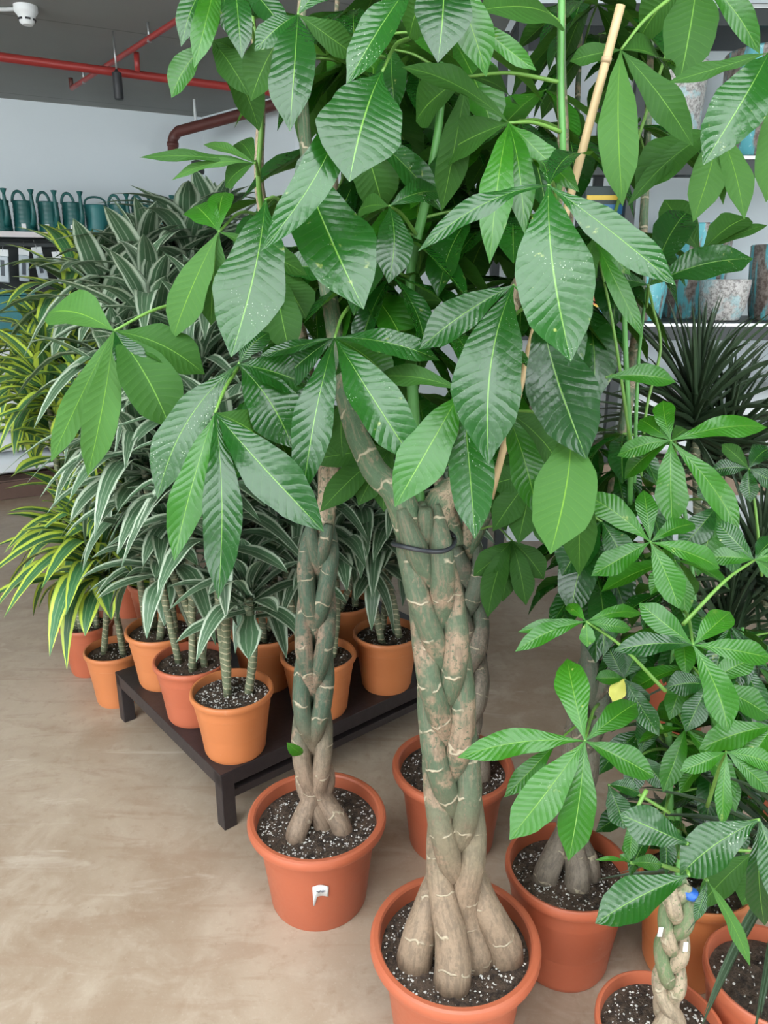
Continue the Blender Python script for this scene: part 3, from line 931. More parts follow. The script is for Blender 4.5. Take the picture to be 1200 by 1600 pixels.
# --- B: thick braid in the big pot
cB = PZ(711, 1462, .256)
B = Plant('braided_money_tree', 'large potted money tree with thick five-stem braided trunk tied with black band', 'potted tree', V((cB.x, cB.y, 0)))
RB, HB = .175, .256
pot_part(B.t, RB, HB, M['terracotta'], seed=2, perl=420, soil=.86)
top = PY(657, 790, cB.y + .01)
sz = HB * .86
braid(B, [V((cB.x - .005, cB.y + .01, sz)), PY(713, 1320, cB.y + .01), PY(703, 1180, cB.y + .012), PY(689, 1000, cB.y + .012), PY(663, 850, cB.y + .01), top + V((-.006, 0, 0))], 5, .0275, .036, .026, .80,
      [(-.006, -.088), (-.078, -.038), (.044, -.036), (.108, -.028), (-.01, .06)], M['bark_main'], phase=math.pi * .95, foot_h=.20, foot_r=1.36, top_r=.76)
tb_ = PY(662, 846, cB.y + .01)
n = 30
ring = [tb_ + V((math.cos(2 * math.pi * k / n) * .0535, math.sin(2 * math.pi * k / n) * .047, .004 * math.cos(2 * math.pi * k / n) + .006 * math.sin(4 * math.pi * k / n))) for k in range(n + 1)]
B.add('tie_band', tube('tie_band', [p - B.loc for p in ring], .0042, 8), M['tie'])
# stubby branches and upper green stems
dB = (top - CAM).dot(CF)
B.stem('branch', [top + V((-.01, 0, -.06)), P(620, 770, dB), P(585, 735, dB + .01), P(545, 640, dB + .03), P(520, 500, dB + .06), P(480, 250, dB + .08), P(470, 60, dB + .08), P(480, -120, dB + .08)], .029, .006, M['branch'], wob=.05)
B.stem('branch', [top + V((.02, .02, -.05)), P(690, 780, dB + .03), P(735, 735, dB + .05), P(760, 600, dB + .06), P(800, 470, dB + .07), P(850, 380, dB + .06), P(879, 250, dB + .02), P(877, 100, dB), P(879, -120, dB)], .028, .005, M['branch'], wob=.05)
B.stem('green_stem', [top + V((0, .02, -.03)), P(650, 700, dB + .07), P(640, 450, dB + .10), P(668, 300, dB + .10), P(690, 150, dB + .10), P(700, -120, dB + .1)], .012, .006, M['stem'])
B.stem('green_stem', [P(850, 400, dB + .07), P(866, 330, dB), P(879, 250, dB - .06), P(876, 100, dB - .08), P(880, -100, dB - .08)], .0045, .006, M['stem'])
# bamboo stake
ca, cb_ = P(970, 8, 1.16), P(828, 545, 1.36)
ce = cb_ + (cb_ - ca) * .55
stake = B.add('bamboo_stake', tube('bamboo_stake', [p - B.loc for p in smooth_path([ca, ce], 20)], .0072, 10), M['bamboo'])
for f in (.09, .42, .75):
    c = ca.lerp(ce, f) - B.loc; dv = (ce - ca).normalized() * .004
    new_obj('stake_joint', tube('stake_joint', [c - dv, c + dv], .0082, 10), M['node'], stake)
rB = random.Random(21)
# big leaves, hub pixel + distance, then tips
hero(B, 857, 290, 1.02, [(892, 565, 122, 0, -.05), (1056, 446, 62, 0, None, .16), (653, 393, 34, 0, -.02, .26), (921, 243, 34, 0, .12), (836, 256, 26, 0, .13)], rr=rB)
hero(B, 802, 446, 1.12, [(763, 726, 106, 0, -.07), (656, 545, 58, 0, .03), (900, 560, 60, 1, .08)], rr=rB)
hero(B, 842, 480, 1.17, [(916, 717, 108, 0, -.04)], rr=rB)
hero(B, 795, 192, 1.16, [(765, 412, 52, 1), (820, 366, 46, 1), (905, 300, 42, 1, -.02), (628, 105, 38, 2, .02, .2), (690, 245, 60, 2, .08)], rr=rB)
hero(B, 722, 609, 1.15, [(617, 792, 76, 1, -.05), (585, 590, 34, 2, .06), (742, 842, 70, 0, -.04)], rr=rB)
hero(B, 790, 640, 1.22, [(840, 808, 56, 1, -.04), (870, 720, 60, 2, .05)], rr=rB)
hero(B, 893, 660, 1.18, [(860, 866, 100, 3, -.05), (905, 900, 55, 2, .07)], rr=rB)
hero(B, 597, 112, 1.04, [(546, 284, 133, 0, -.06, .10, .10)], rr=rB, root=(640, 60, 1.2))
hero(B, 645, -30, 1.08, [(541, 132, 58, 0, -.05, .12, -.10)], rr=rB, root=(700, -80, 1.3))
hero(B, 545, 118, 1.05, [(408, 392, 62, 0, -.06, .16, -.12)], rr=rB, root=(600, 90, 1.25))
hero(B, 690, -55, 1.08, [(684, 98, 86, 0, -.05), (760, 120, 60, 1, .0), (640, 60, 60, 2, .1)], rr=rB)
hero(B, 466, 23, 1.14, [(453, 205, 72, 0, -.05), (556, 88, 48, 2, .05), (398, 80, 42, 0), (392, 158, 60, 2, .05), (520, -40, 50, 0)], rr=rB, root=(492, -30, 1.25))
hero(B, 474, 262, 1.14, [(568, 483, 116, 0, -.08, .12, .05)], rr=rB, root=(520, 330, 1.28))
hero(B, 608, 322, 1.24, [(607, 443, 58, 0), (560, 330, 40, 2, .05), (690, 300, 40, 0, .05)], rr=rB)
hero(B, 730, 120, 1.2, [(800, 160, 60, 2, .1), (650, 190, 60, 2, .1), (690, 330, 50, 2, .05)], rr=rB)
hero(B, 735, 20, 1.1, [(838, 110, 34, 1, .0, .12, .08), (870, 30, 70, 2, .1), (760, 90, 50, 0, .05)], rr=rB, root=(720, -60, 1.2))
hero(B, 560, 200, 1.26, [(690, 330, 46, 0, .05), (600, 330, 70, 2, .05), (470, 320, 60, 0, .05)], rr=rB)
# --- A: slimmer braid
cA = PZ(495, 1270, .254)
A = Plant('braided_money_tree', 'potted money tree with slim twisted trunk and white tag on its pot', 'potted tree', V((cA.x, cA.y, 0)))
apot = pot_part(A.t, .175, .254, M['terracotta'], seed=4, perl=520, soil=.86)
# white paper tag with grey scribble
td = (CAM - V((cA.x, cA.y, .12))).normalized(); az = math.atan2(-td.x * -1, -td.y) * 0
tg = []
fsx = []
rT = .175 * .785
for i in range(9):
    a = -math.pi / 2 + .13 + (i / 8 - .5) * .27
    u_ = i / 8
    zb_ = .121 - .022 * (u_ < .13) + .007 * math.sin(u_ * 3)
    tg += [(rT * 1.012 * math.cos(a) * (.985 + .0), rT * 1.012 * math.sin(a), zb_), (rT * 1.035 * math.cos(a), rT * 1.035 * math.sin(a), .158 + .007 * math.sin(u_ * 3.1) - .004 * u_)]
for i in range(8): fsx.append((2 * i, 2 * i + 2, 2 * i + 3, 2 * i + 1))
o = new_obj('paper_tag', mesh('paper_tag', tg, fsx), M['white'], apot); o['label'] = 'small white curled price tag with grey scribble'
sm = o.modifiers.new('thick', 'SOLIDIFY'); sm.thickness = .0012; sm.offset = 1
scr = []
for i in range(22):
    a = -math.pi / 2 + .13 + (i / 21 - .5) * .15
    scr.append(V((rT * 1.034 * math.cos(a), rT * 1.034 * math.sin(a), .143 + .004 * math.sin(i * 2.1) + .001 * math.sin(i * .9))))
new_obj('tag_scribble', tube('tag_scribble', scr, .0007, 5), M['ink'], apot)
topA = PY(500, 815, cA.y + .02)
szA = .254 * .86
bxA = cA.x + .004
braid(A, [V((bxA, cA.y + .005, szA)), V((bxA - .01, cA.y + .005, .45)), V((PY(490, 1050, cA.y).x, cA.y + .01, PY(490, 1050, cA.y).z)), V((PY(494, 930, cA.y).x, cA.y + .015, PY(494, 930, cA.y).z)), topA], 4, .0235, .030, .022, .62,
      [(-.052, -.055), (.012, -.012), (.062, -.03), (-.035, .03)], M['bark_slim'], phase=2.2, foot_h=.13, foot_r=1.12, top_r=.85)
nb = PY(474, 1176, cA.y - .05)
me = leaf_mesh(nb, nb + V((-.004, -.02, .012)), PY(448, 1160, cA.y - .08), V((.5, 0, 1)).normalized(), .030, nb, random.Random(2), nv=6, nu=4)
new_obj('leaf', me, M['young'], A.t, nb - A.loc)
dA = (topA - CAM).dot(CF)
A.stem('branch', [topA + V((0, 0, -.05)), P(510, 740, dA), P(490, 640, dA), P(470, 520, dA - .03), P(430, 400, dA - .06), P(405, 290, dA - .1), P(408, 150, dA - .12), P(395, 40, dA - .14), P(390, -100, dA - .14)], .02, .005, M['branch'], wob=.05)
A.stem('branch', [topA + V((.01, 0, -.05)), P(520, 740, dA), P(535, 650, dA - .02), P(530, 560, dA - .06), P(520, 430, dA - .08), P(515, 300, dA - .1)], .018, .006, M['branch'], wob=.05)
A.stem('green_stem', [P(430, 400, dA - .06), P(405, 300, dA - .2), P(408, 200, dA - .25), P(406, 150, dA - .26), P(398, 60, dA - .3), P(380, -60, dA - .3)], .0055, .0045, M['stalk'])
rA = random.Random(33)
hero(A, 523, 528, 1.18, [(650, 728, 78, 0, -.06), (473, 776, 62, 0, -.07), (687, 563, 42, 0, -.01, .22), (613, 603, 56, 1, .04), (405, 556, 20, 0, .02, .1), (440, 600, 50, 0, .06)], rr=rA, root=(545, 480, 1.3))
hero(A, 540, 620, 1.36, [(536, 715, 46, 2)], rr=rA)
hero(A, 373, 569, 1.20, [(246, 780, 68, 0, -.04, .14, .10), (458, 700, 86, 0, .0), (482, 603, 58, 0, .02, .18), (420, 520, 40, 0)], rr=rA, root=(430, 480, 1.36))
hero(A, 336, 645, 1.14, [(272, 877, 54, 1, -.04), (341, 936, 62, 0, -.07), (506, 831, 78, 0, -.06), (420, 700, 60, 2, .06)], rr=rA, root=(372, 575, 1.22))
hero(A, 178, 517, 1.24, [(76, 489, 82, 3, .04, .22), (219, 602, 50, 0, -.02), (320, 585, 62, 2, .03), (268, 672, 88, 2, -.02), (80, 722, 46, 3, -.02, .14, .06), (137, 744, 58, 3, -.03)], rr=rA, root=(326, 466, 1.36))
hero(A, 415, 312, 1.16, [(361, 558, 108, 0, -.08, .12, -.03)], rr=rA, root=(450, 330, 1.34))
hero(A, 342, 362, 1.24, [(270, 530, 58, 3, .02), (330, 508, 56, 2, .04), (305, 322, 52, 1, .06), (352, 300, 40, 1, .08), (480, 430, 40, 2, .05)], rr=rA)
hero(A, 398, 255, 1.3, [(352, 293, 48, 2, .03), (218, 246, 18, 2, .0, .06), (318, 226, 16, 3, .03), (268, 282, 16, 3, .02), (372, 222, 34, 2, .05)], rr=rA)
hero(A, 340, -40, 1.22, [(283, 73, 42, 0), (303, 107, 42, 1, -.06), (360, 60, 40, 0), (410, 30, 42, 0)], rr=rA)
hero(A, 331, 64, 1.24, [(268, 153, 42, 1, .02), (390, 150, 46, 2), (378, 90, 44, 2), (405, 205, 50, 2, .04)], rr=rA, root=(384, 118, 1.3))
hero(A, 367, -30, 1.18, [(378, 92, 44, 0), (395, 25, 36, 1), (450, 60, 40, 0)], rr=rA)
hero(A, 430, 420, 1.36, [(400, 530, 60, 2), (480, 500, 70, 2), (455, 560, 60, 2), (520, 420, 50, 0)], rr=rA)
hero(A, 600, 490, 1.4, [(540, 540, 50, 0), (520, 470, 50, 0), (640, 590, 60, 2), (690, 470, 60, 2), (560, 600, 56, 2)], rr=rA)
hero(A, 610, 700, 1.42, [(560, 790, 50, 2), (530, 760, 40, 2), (500, 800, 44, 2), (600, 800, 40, 2), (480, 720, 40, 2)], rr=rA)

# --- C: behind the big braid
cC = PZ(708, 1192, .252)
C = Plant('braided_money_tree', 'potted money tree standing behind the thick braided trunk', 'potted tree', V((cC.x, cC.y, 0)))
pot_part(C.t, .170, .252, M['terracotta'], seed=6, perl=300, soil=.86)
topC = PY(728, 850, cC.y + .05)
braid(C, [V((cC.x + .03, cC.y, .215)), V((PY(735, 1050, cC.y).x, cC.y + .02, PY(735, 1050, cC.y).z)), topC], 3, .024, .03, .022, .5, [(-.04, -.03), (.045, -.02), (.0, .04)], M['bark_back'], foot_h=.2, foot_r=1.2)
dC = (topC - CAM).dot(CF)
C.stem('branch', [topC + V((0, 0, -.04)), P(740, 740, dC), P(730, 560, dC - .05), P(720, 380, dC - .08), P(720, 150, dC - .1), P(720, -80, dC - .1)], .02, .006, M['branch'])
C.stem('branch', [topC + V((0, 0, -.04)), P(780, 760, dC), P(830, 620, dC - .03), P(880, 430, dC - .08), P(900, 200, dC - .1), P(910, -60, dC - .1)], .018, .005, M['branch'])
C.stem('branch', [topC + V((0, 0, -.04)), P(680, 740, dC), P(600, 620, dC - .03), P(540, 430, dC - .08), P(520, 200, dC - .1), P(530, -60, dC - .1)], .018, .005, M['branch'])
rC = random.Random(5)
hero(C, 800, 845, 1.62, [(822, 946, 36, 2), (785, 940, 36, 2), (762, 965, 40, 2), (850, 905, 40, 2), (740, 900, 40, 2)], rr=rC)
hero(C, 835, 740, 1.6, [(810, 850, 50, 2), (770, 830, 46, 2), (860, 860, 50, 2), (760, 760, 50, 2), (840, 690, 50, 2)], rr=rC)
hero(C, 770, 700, 1.66, [(740, 800, 50, 2), (790, 830, 46, 2), (700, 760, 50, 2), (820, 790, 50, 2)], rr=rC)
hero(C, 940, 815, 1.5, [(878, 900, 62, 0), (893, 962, 62, 0, .0), (985, 900, 50, 0)], rr=rC)
for i in range(30):
    x = rC.uniform(470, 960); y = rC.uniform(-60, 700)
    if y > 560 and not (560 < x < 900): continue
    fill_cluster(C, P(x, y, rC.uniform(1.5, 1.85)), rC, L=.25, n=7, young=rC.random() < .15)
for i in range(17):
    x = rB.uniform(500, 900); y = rB.uniform(-40, 560)
    fill_cluster(B, P(x, y, rB.uniform(1.32, 1.5)), rB, L=.22, n=6, young=rB.random() < .3)
for i in range(9):
    x = rA.uniform(420, 560); y = rA.uniform(250, 700)
    fill_cluster(A, P(x, y, rA.uniform(1.5, 1.75)), rA, L=.22, n=6)

# --- D: right, grey braid
cD = PZ(889, 1350, .266)
D = Plant('braided_money_tree', 'potted money tree with grey braided trunk beside the thick braided tree', 'potted tree', V((cD.x, cD.y, 0)))
pot_part(D.t, .144, .266, M['terracotta'], True, seed=8, perl=420, soil=.84)
pD1 = PY(938, 1010, cD.y + .16); pD2 = PY(955, 850, cD.y + .2)
braid(D, [V((cD.x, cD.y + .01, .222)), V((cD.x + .02, cD.y + .07, .42)), pD1, pD2], 4, .020, .026, .02, .5, [(-.052, -.012), (.016, -.034), (.05, .0), (-.01, .04)], M['bark_back'], foot_h=.18, foot_r=1.45, phase=1.0)
dD = (pD2 - CAM).dot(CF)
D.stem('branch', [pD2 + V((0, 0, -.03)), P(960, 760, dD), P(985, 600, dD), P(1000, 450, dD), P(1010, 250, dD), P(1020, 0, dD), P(1030, -120, dD)], .017, .005, M['branch'])
D.stem('green_stem', [P(985, 790, dD - .1), P(984, 690, dD - .2), P(978, 560, dD - .24), P(972, 430, dD - .26), P(955, 350, dD - .26)], .006, .0045, M['stem'])
D.stem('green_stem', [P(990, 790, dD - .05), P(993, 680, dD - .12), P(998, 560, dD - .15), P(1010, 450, dD - .16)], .005, .003, M['stem'])
D.stem('green_stem', [P(1000, 760, dD - .05), P(1010, 640, dD - .1), P(1032, 545, dD - .12), P(1020, 480, dD - .15), P(1012, 446, dD - .15)], .0035, .0028, M['stalk'])
rD = random.Random(9)
hero(D, 914, 1158, 1.18, [(715, 1184, 46, 1, .02, .14), (886, 1029, 54, 1, .10), (995, 1098, 44, 1, .08), (1023, 1215, 44, 1, -.02), (796, 1312, 68, 1, -.03), (888, 1345, 58, 1, -.04)], rr=rD, root=(935, 1100, 1.5))
hero(D, 870, 1160, 1.5, [(788, 1246, 34, 1)], rr=rD, root=(930, 1120, 1.6))
hero(D, 970, 78, 1.2, [(973, 322, 64, 3, -.03), (1083, 228, 58, 2, .0, .1, .06), (890, 96, 34, 2, .02), (1040, 108, 54, 2, .08)], rr=rD, root=(1050, -5, 1.22))
hero(D, 1090, -40, 1.25, [(1062, 130, 84, 2, -.01), (1187, 84, 46, 1, .0), (1000, 60, 60, 2, .1)], rr=rD)
hero(D, 1202, 82, 1.1, [(1098, 258, 84, 0, -.03), (1042, 130, 26, 2, .03, .08)], rr=rD, root=(1330, 60, 1.2))
hero(D, 1215, 130, 1.15, [(1197, 316, 62, 3, .0)], rr=rD, root=(1330, 90, 1.25))
hero(D, 1122, 205, 1.32, [(1163, 343, 46, 3), (1083, 347, 54, 3), (993, 303, 62, 2), (980, 322, 30, 2), (1130, 320, 26, 3)], rr=rD, root=(1180, 150, 1.4))
hero(D, 1013, 446, 1.42, [(1177, 404, 54, 0, .02, .1), (1075, 330, 60, 0, .10), (940, 440, 30, 0, .0)], rr=rD, root=(1010, 480, 1.55))
hero(D, 1095, 395, 1.5, [(1038, 312, 56, 2, .05), (1170, 340, 42, 2, .04), (1199, 352, 18, 2, .04)], rr=rD)
hero(D, 928, 372, 1.4, [(985, 430, 30, 1), (900, 470, 40, 2), (1005, 530, 32, 1), (945, 330, 36, 1), (1000, 400, 50, 0, .1)], rr=rD, root=(985, 690, 1.5))
hero(D, 947, 590, 1.4, [(1056, 597, 33, 1, .0)], rr=rD, root=(975, 590, 1.45))
for i in range(10):
    x = rD.uniform(910, 1010); y = rD.uniform(600, 900)
    fill_cluster(D, P(x, y, rD.uniform(1.55, 1.75)), rD, L=.18, n=6)
for i in range(5):
    fill_cluster(D, P(rD.uniform(900, 1000), rD.uniform(-40, 200), rD.uniform(1.6, 1.8)), rD, L=.2, n=6)

# --- F: young green-stemmed tree in the pot behind the small braid
cF = PZ(1092, 1378, .26); cF.y += .03; cF.x += .005
F = Plant('young_money_tree', 'young money tree with thin green stems and bright leaves', 'potted tree', V((cF.x, cF.y, 0)))
pot_part(F.t, .125, .26, M['orange'], True, seed=10, perl=160, soil=.86)
dF = (V((cF.x, cF.y, .5)) - CAM).dot(CF)
F.stem('green_stem', [V((cF.x - .03, cF.y, .22)), P(1050, 1290, dF - .1), P(1045, 1180, dF - .12), P(1048, 1060, dF - .14), P(1062, 960, dF - .16), P(1062, 930, dF - .16)], .0085, .0045, M['stem'])
F.stem('green_stem', [V((cF.x + .0, cF.y + .03, .22)), P(1060, 1290, dF), P(1075, 1100, dF + .02), P(1085, 950, dF + .02), P(1070, 800, dF), P(1055, 710, dF)], .008, .004, M['stem'])
F.stem('green_stem', [V((cF.x + .04, cF.y, .22)), P(1110, 1290, dF), P(1140, 1200, dF - .02), P(1150, 1120, dF - .02), P(1160, 980, dF)], .008, .004, M['stem'])
rF = random.Random(13)
hero(F, 1048, 689, 1.34, [(1036, 626, 36, 1, .06), (1199, 668, 36, 1, .02), (964, 713, 30, 1, .02), (1050, 824, 52, 1, -.02), (1155, 834, 42, 1, -.01), (976, 748, 32, 1, .05), (1000, 655, 34, 1, .07), (1075, 672, 26, 2, .07)], rr=rF)
hero(F, 1016, 847, 1.22, [(908, 770, 44, 1, .05), (1006, 766, 34, 1, .06), (1086, 819, 30, 1, .04), (1125, 888, 34, 1, .02), (924, 900, 40, 1, .0), (1061, 951, 46, 1, -.02)], rr=rF)
hero(F, 1083, 1008, 1.16, [(998, 942, 40, 1, .04), (1141, 956, 42, 1, .05), (959, 1017, 36, 0, .0), (1208, 1030, 38, 1, .0), (1138, 1144, 52, 1, -.03)], rr=rF)
hero(F, 1179, 875, 1.28, [(1119, 814, 34, 0, .04), (1104, 871, 28, 1, .02), (1215, 840, 34, 0, .03), (1210, 900, 34, 1, .0), (1230, 870, 30, 1, .0)], rr=rF, root=(1067, 976, 1.2))
hero(F, 916, 971, 1.24, [(809, 988, 20, 1, .02), (805, 1018, 30, 1, .0), (887, 944, 20, 1, .05), (1004, 959, 22, 1, .03), (987, 983, 22, 1, .0), (918, 1011, 30, 1, -.01)], rr=rF, root=(1040, 1080, 1.25))
hero(F, 1170, 732, 1.5, [(1128, 694, 26, 2, .03), (1108, 737, 26, 0, .02), (1173, 785, 30, 0), (1205, 700, 36, 0, .04), (1215, 760, 30, 0)], rr=rF, root=(1190, 900, 1.55))
hero(F, 1135, 1175, 1.14, [(1062, 1205, 32, 1, .0), (1129, 1293, 27, 1, -.03), (1208, 1240, 30, 1), (1215, 1200, 32, 1)], rr=rF, root=(1105, 1260, 1.3))
hero(F, 1210, 1135, 1.2, [(1092, 1171, 46, 1, .0), (1160, 1210, 40, 1)], rr=rF, root=(1260, 1240, 1.3))
hero(F, 1105, 1070, 1.34, [(1071, 1143, 42, 0), (1205, 1122, 44, 1), (1150, 1060, 40, 0), (1040, 1075, 44, 0), (1180, 1030, 40, 1)], rr=rF)
hero(F, 950, 1226, 1.3, [(976, 1296, 40, 0), (1000, 1240, 26, 0)], rr=rF, root=(1046, 1270, 1.32))
hero(F, 975, 1060, 1.42, [(957, 1096, 30, 4), (1010, 1110, 40, 0), (930, 1060, 24, 1), (1030, 1150, 34, 0), (1000, 1010, 40, 0), (950, 1010, 34, 0)], rr=rF, root=(1042, 1150, 1.42))
hero(F, 1000, 1180, 1.45, [(1040, 1230, 36, 0), (960, 1170, 40, 0), (1020, 1120, 40, 0), (985, 1240, 34, 0)], rr=rF)
hero(F, 1120, 790, 1.5, [(1090, 900, 60, 1), (1060, 860, 46, 0), (1150, 900, 40, 0), (1090, 760, 40, 0)], rr=rF)
for i in range(16):
    x = rF.uniform(1010, 1200); y = rF.uniform(860, 1300)
    fill_cluster(F, P(x, y, rF.uniform(1.4, 1.62)), rF, L=.13, n=6, young=rF.random() < .5)

for i in range(16):
    fill_cluster(F, P(rF.uniform(990, 1210), rF.uniform(960, 1320), rF.uniform(1.5, 1.75)), rF, L=.15, n=6)
# --- E: small braid at the bottom
cE = PZ(1032, 1600, .22)
E = Plant('small_money_tree', 'small potted money tree with pale braided trunk and blue tape', 'potted tree', V((cE.x, cE.y, 0)))
pot_part(E.t, .118, .22, M['terracotta'], True, seed=12, perl=260, soil=.88)
eY = cE.y + .02
topE = PY(1062, 1375, eY + .02)
braid(E, [V((PY(1042, 1600, eY).x, eY, .185)), PY(1048, 1500, eY), PY(1058, 1420, eY), topE], 3, .0140, .0165, .012, .23, [(-.018, -.016), (.018, -.014), (.0, .02)], M['bark_pale'], foot_h=.10, foot_r=1.25)
bt = PY(1068, 1396, eY) - E.loc
E.add('blue_tape', tube('blue_tape', [bt + V((.012, .0, -.006)), bt + V((.013, .0, .005))], .0125, 16), M['blue'])
for (x, y, s) in ((1032, 1452, -1), (1067, 1475, 1)):
    p = PY(x, y, eY - .015) - E.loc
    o = E.add('paper_label', bar_mesh('paper_label', p + V((s * .002, -.006, .010)), p + V((s * .003, -.006, -.010)), .008, .0012, 0), M['white']); o['label'] = 'small white paper label stuck on the trunk'
E.nodes += [topE, topE + V((0, 0, .03))]
E.stem('green_stem', [topE + V((0, 0, -.02)), topE + V((.0, .01, .035)), topE + V((.005, .015, .07))], .007, .004, M['stem'])
rE = random.Random(17)
hero(E, 1076, 1368, .98, [(930, 1443, 72, 0, .0, .12)], rr=rE, root=(1065, 1340, 1.1))
hero(E, 1074, 1318, 1.0, [(968, 1272, 60, 0, .02, .12)], rr=rE, root=(1062, 1340, 1.1))
hero(E, 1187, 1281, .98, [(1062, 1368, 80, 0, .02, .14), (1230, 1420, 60, 0), (1195, 1446, 46, 0, .03)], rr=rE, root=(1064, 1330, 1.1))
hero(E, 1180, 1330, 1.08, [(1160, 1415, 50, 2), (1090, 1420, 50, 2)], rr=rE, root=(1066, 1340, 1.12))
hero(E, 1105, 1376, 1.0, [(1086, 1440, 20, 0, -.01), (1172, 1510, 22, 3, -.02, .05, -.10)], rr=rE, root=(1066, 1345, 1.1))
hero(E, 985, 1348, 1.08, [(1035, 1352, 26, 1), (976, 1318, 12, 1, .03), (968, 1335, 18, 1), (930, 1344, 8, 1)], rr=rE, root=(1060, 1360, 1.12))
hero(E, 990, 1275, 1.08, [(983, 1345, 24, 1)], rr=rE, root=(1010, 1235, 1.1))


# ------------------------------------------------------------------ dracaenas
DPROF = [(0, .55), (.1, .5), (.25, .72), (.45, 1.0), (.65, .92), (.82, .60), (.93, .28), (1, .02)]
NPROF = [(0, 1.0), (.2, .85), (.5, .75), (.8, .45), (1, .02)]


def strap_shapes(mat, tab, drs, cup=.22, nv=9):
    out = []; rr = random.Random(1)
    for a, b in drs:
        me = leaf_mesh(V((0, 0, 0)), V((0, .55, a)), V((0, .95, b)), V((1, 0, 0)), 1.0, V((0, 0, 0)), rr, cup=0, wav=.006, nv=nv, nu=4, tab=tab)
        for v in me.vertices: v.co.z += abs(v.co.x) * cup * .3
        me.materials.append(mat); out.append(me)
    return out


DR = [(.22, -.05), (.32, -.15), (.40, -.32), (.44, -.5), (.16, .05)]
SS = strap_shapes(M['striped'], DPROF, DR)
SL = strap_shapes(M['lemon'], DPROF, DR)
SN = strap_shapes(M['spiky'], NPROF, [(.02, .0), (.08, -.05), (.05, .02), (.15, -.15)])
GD = 'striped dracaenas on the bench'


def crown(pl, par, c, shapes, rr, n, L, wdt, emin=-.35, emax=1.35, axis=V((0, 0, 1)), zspan=.10):
    for k in range(n):
        f = k / (n - 1)                      # 0 lowest leaf .. 1 top leaf
        a = k * 2.39996 + rr.uniform(-.3, .3)
        e = emin + (emax - emin) * f ** 1.1 + rr.uniform(-.12, .12)
        dv = V((math.cos(a) * math.cos(e), math.sin(a) * math.cos(e), math.sin(e)))
        b = c + axis * (f - .5) * zspan + V((dv.x, dv.y, 0)) * .008
        l = L * (1 - .35 * f ** 3) * rr.uniform(.8, 1.12) * (.85 if f < .12 else 1)
        place_leaf('leaf', shapes[min(len(shapes) - 1, int(rr.random() * len(shapes)))], par, pl.loc, b, dv, V((0, 0, 1)), l, wdt * rr.uniform(.85, 1.15)); pl.n += 1


def dracaena(label, loc, R, h, mat, crowns, shapes, rr, name='striped_dracaena', L=.34, wdt=.064, nleaf=34, cane_r=.012, perl=90, group=None, zspan=.12, e=(-.35, 1.35)):
    pl = Plant(name, label, 'potted plant', loc, group)
    pot_part(pl.t, R, h, mat, True, seed=rr.randint(0, 999), perl=perl, soil=.87)
    n = len(crowns)
    for k, cr in enumerate(crowns):
        x, y, oy = cr[:3]
        nl = cr[3] if len(cr) > 3 else nleaf
        LL_ = cr[4] if len(cr) > 4 else L
        c = PY(x, y, loc[1] + oy)
        a = 2 * math.pi * k / max(n, 1) + rr.uniform(-.3, .3)
        fx = R * .38 * math.cos(a); fy = R * .38 * math.sin(a)
        if len(cr) > 5: fx = cr[5]; fy = cr[6]
        foot = V((loc[0] + fx, loc[1] + fy, loc[2] + h * .84))
        path = smooth_path([foot, foot.lerp(c, .5) + V((fx * .3, fy * .3, 0)), c], 14)
        cane = new_obj('cane', tube('cane', [p - pl.loc for p in path], [cane_r * rr.uniform(.95, 1.1) for _ in path], 10), M['cane'], pl.t)
        crown(pl, cane, c, shapes, rr, nl, LL_, wdt, e[0], e[1], zspan=zspan)
    return pl


def bp(x, y): p = PZ(x, y, .395); return V((p.x + .002, p.y + .008, DECK))


hs = .395 - DECK
R2 = random.Random(77)
TC, OR = M['terracotta'], M['orange']
dracaena('striped dracaena in orange pot on the bench corner by the money trees', bp(360, 1077), .122, hs, OR,
         [(352, 740, .03, 40, .34, -.012, -.01), (388, 935, .02, 26, .24, .045, .015), (335, 830, .05, 34, .3, -.02, .03)], SS, R2, perl=330, cane_r=.0125)
dracaena('striped dracaena with four canes in dull pink pot behind the bench corner', bp(298, 1029), .122, hs, M['terracotta'],
         [(262, 880, 0, 38, .28), (290, 770, .05, 42, .34), (225, 720, .05, 42, .34), (300, 640, .1, 40, .36)], SS, R2)
dracaena('striped dracaena in orange pot at the floor end of the bench', bp(250, 981), .122, hs, OR,
         [(235, 790, 0, 40, .30), (190, 600, .05, 42, .34), (240, 520, .1, 40, .38), (205, 690, .1, 40, .31), (262, 885, 0, 32, .25)], SS, R2)
dracaena('striped dracaena in orange pot in the middle of the bench', bp(412, 985), .115, hs, OR,
         [(408, 905, 0, 36, .28), (430, 840, .06, 36, .30), (330, 560, .1, 40, .4), (390, 700, .1, 38, .36)], SS, R2)
dracaena('striped dracaena in orange pot beside the slim twisted trunk', bp(496, 1021), .122, hs, OR,
         [(520, 860, .1, 34, .30), (480, 800, .12, 34, .30), (445, 880, .05, 34, .26)], SS, R2)
dracaena('striped dracaena in orange pot between the two braided trunks', bp(603, 987), .115, hs, OR,
         [(590, 870, .02, 34, .26), (625, 800, .04, 34, .26), (560, 790, .05, 34, .28)], SS, R2, perl=150)
dracaena('striped dracaena in orange pot at the back rail of the bench', bp(548, 958) + V((-.03, .10, 0)), .105, hs, OR,
         [(540, 820, .0, 34, .28), (500, 760, 0, 34, .28), (580, 840, .05, 30, .28)], SS, R2)
dracaena('striped dracaena in dark corner of the bench behind the thick braided trunk', bp(690, 930) + V((.0, .0, 0)), .105, hs, OR,
         [(690, 800, .0, 34, .26), (650, 740, 0, 34, .26), (640, 850, 0, 30, .26)], SS, R2)
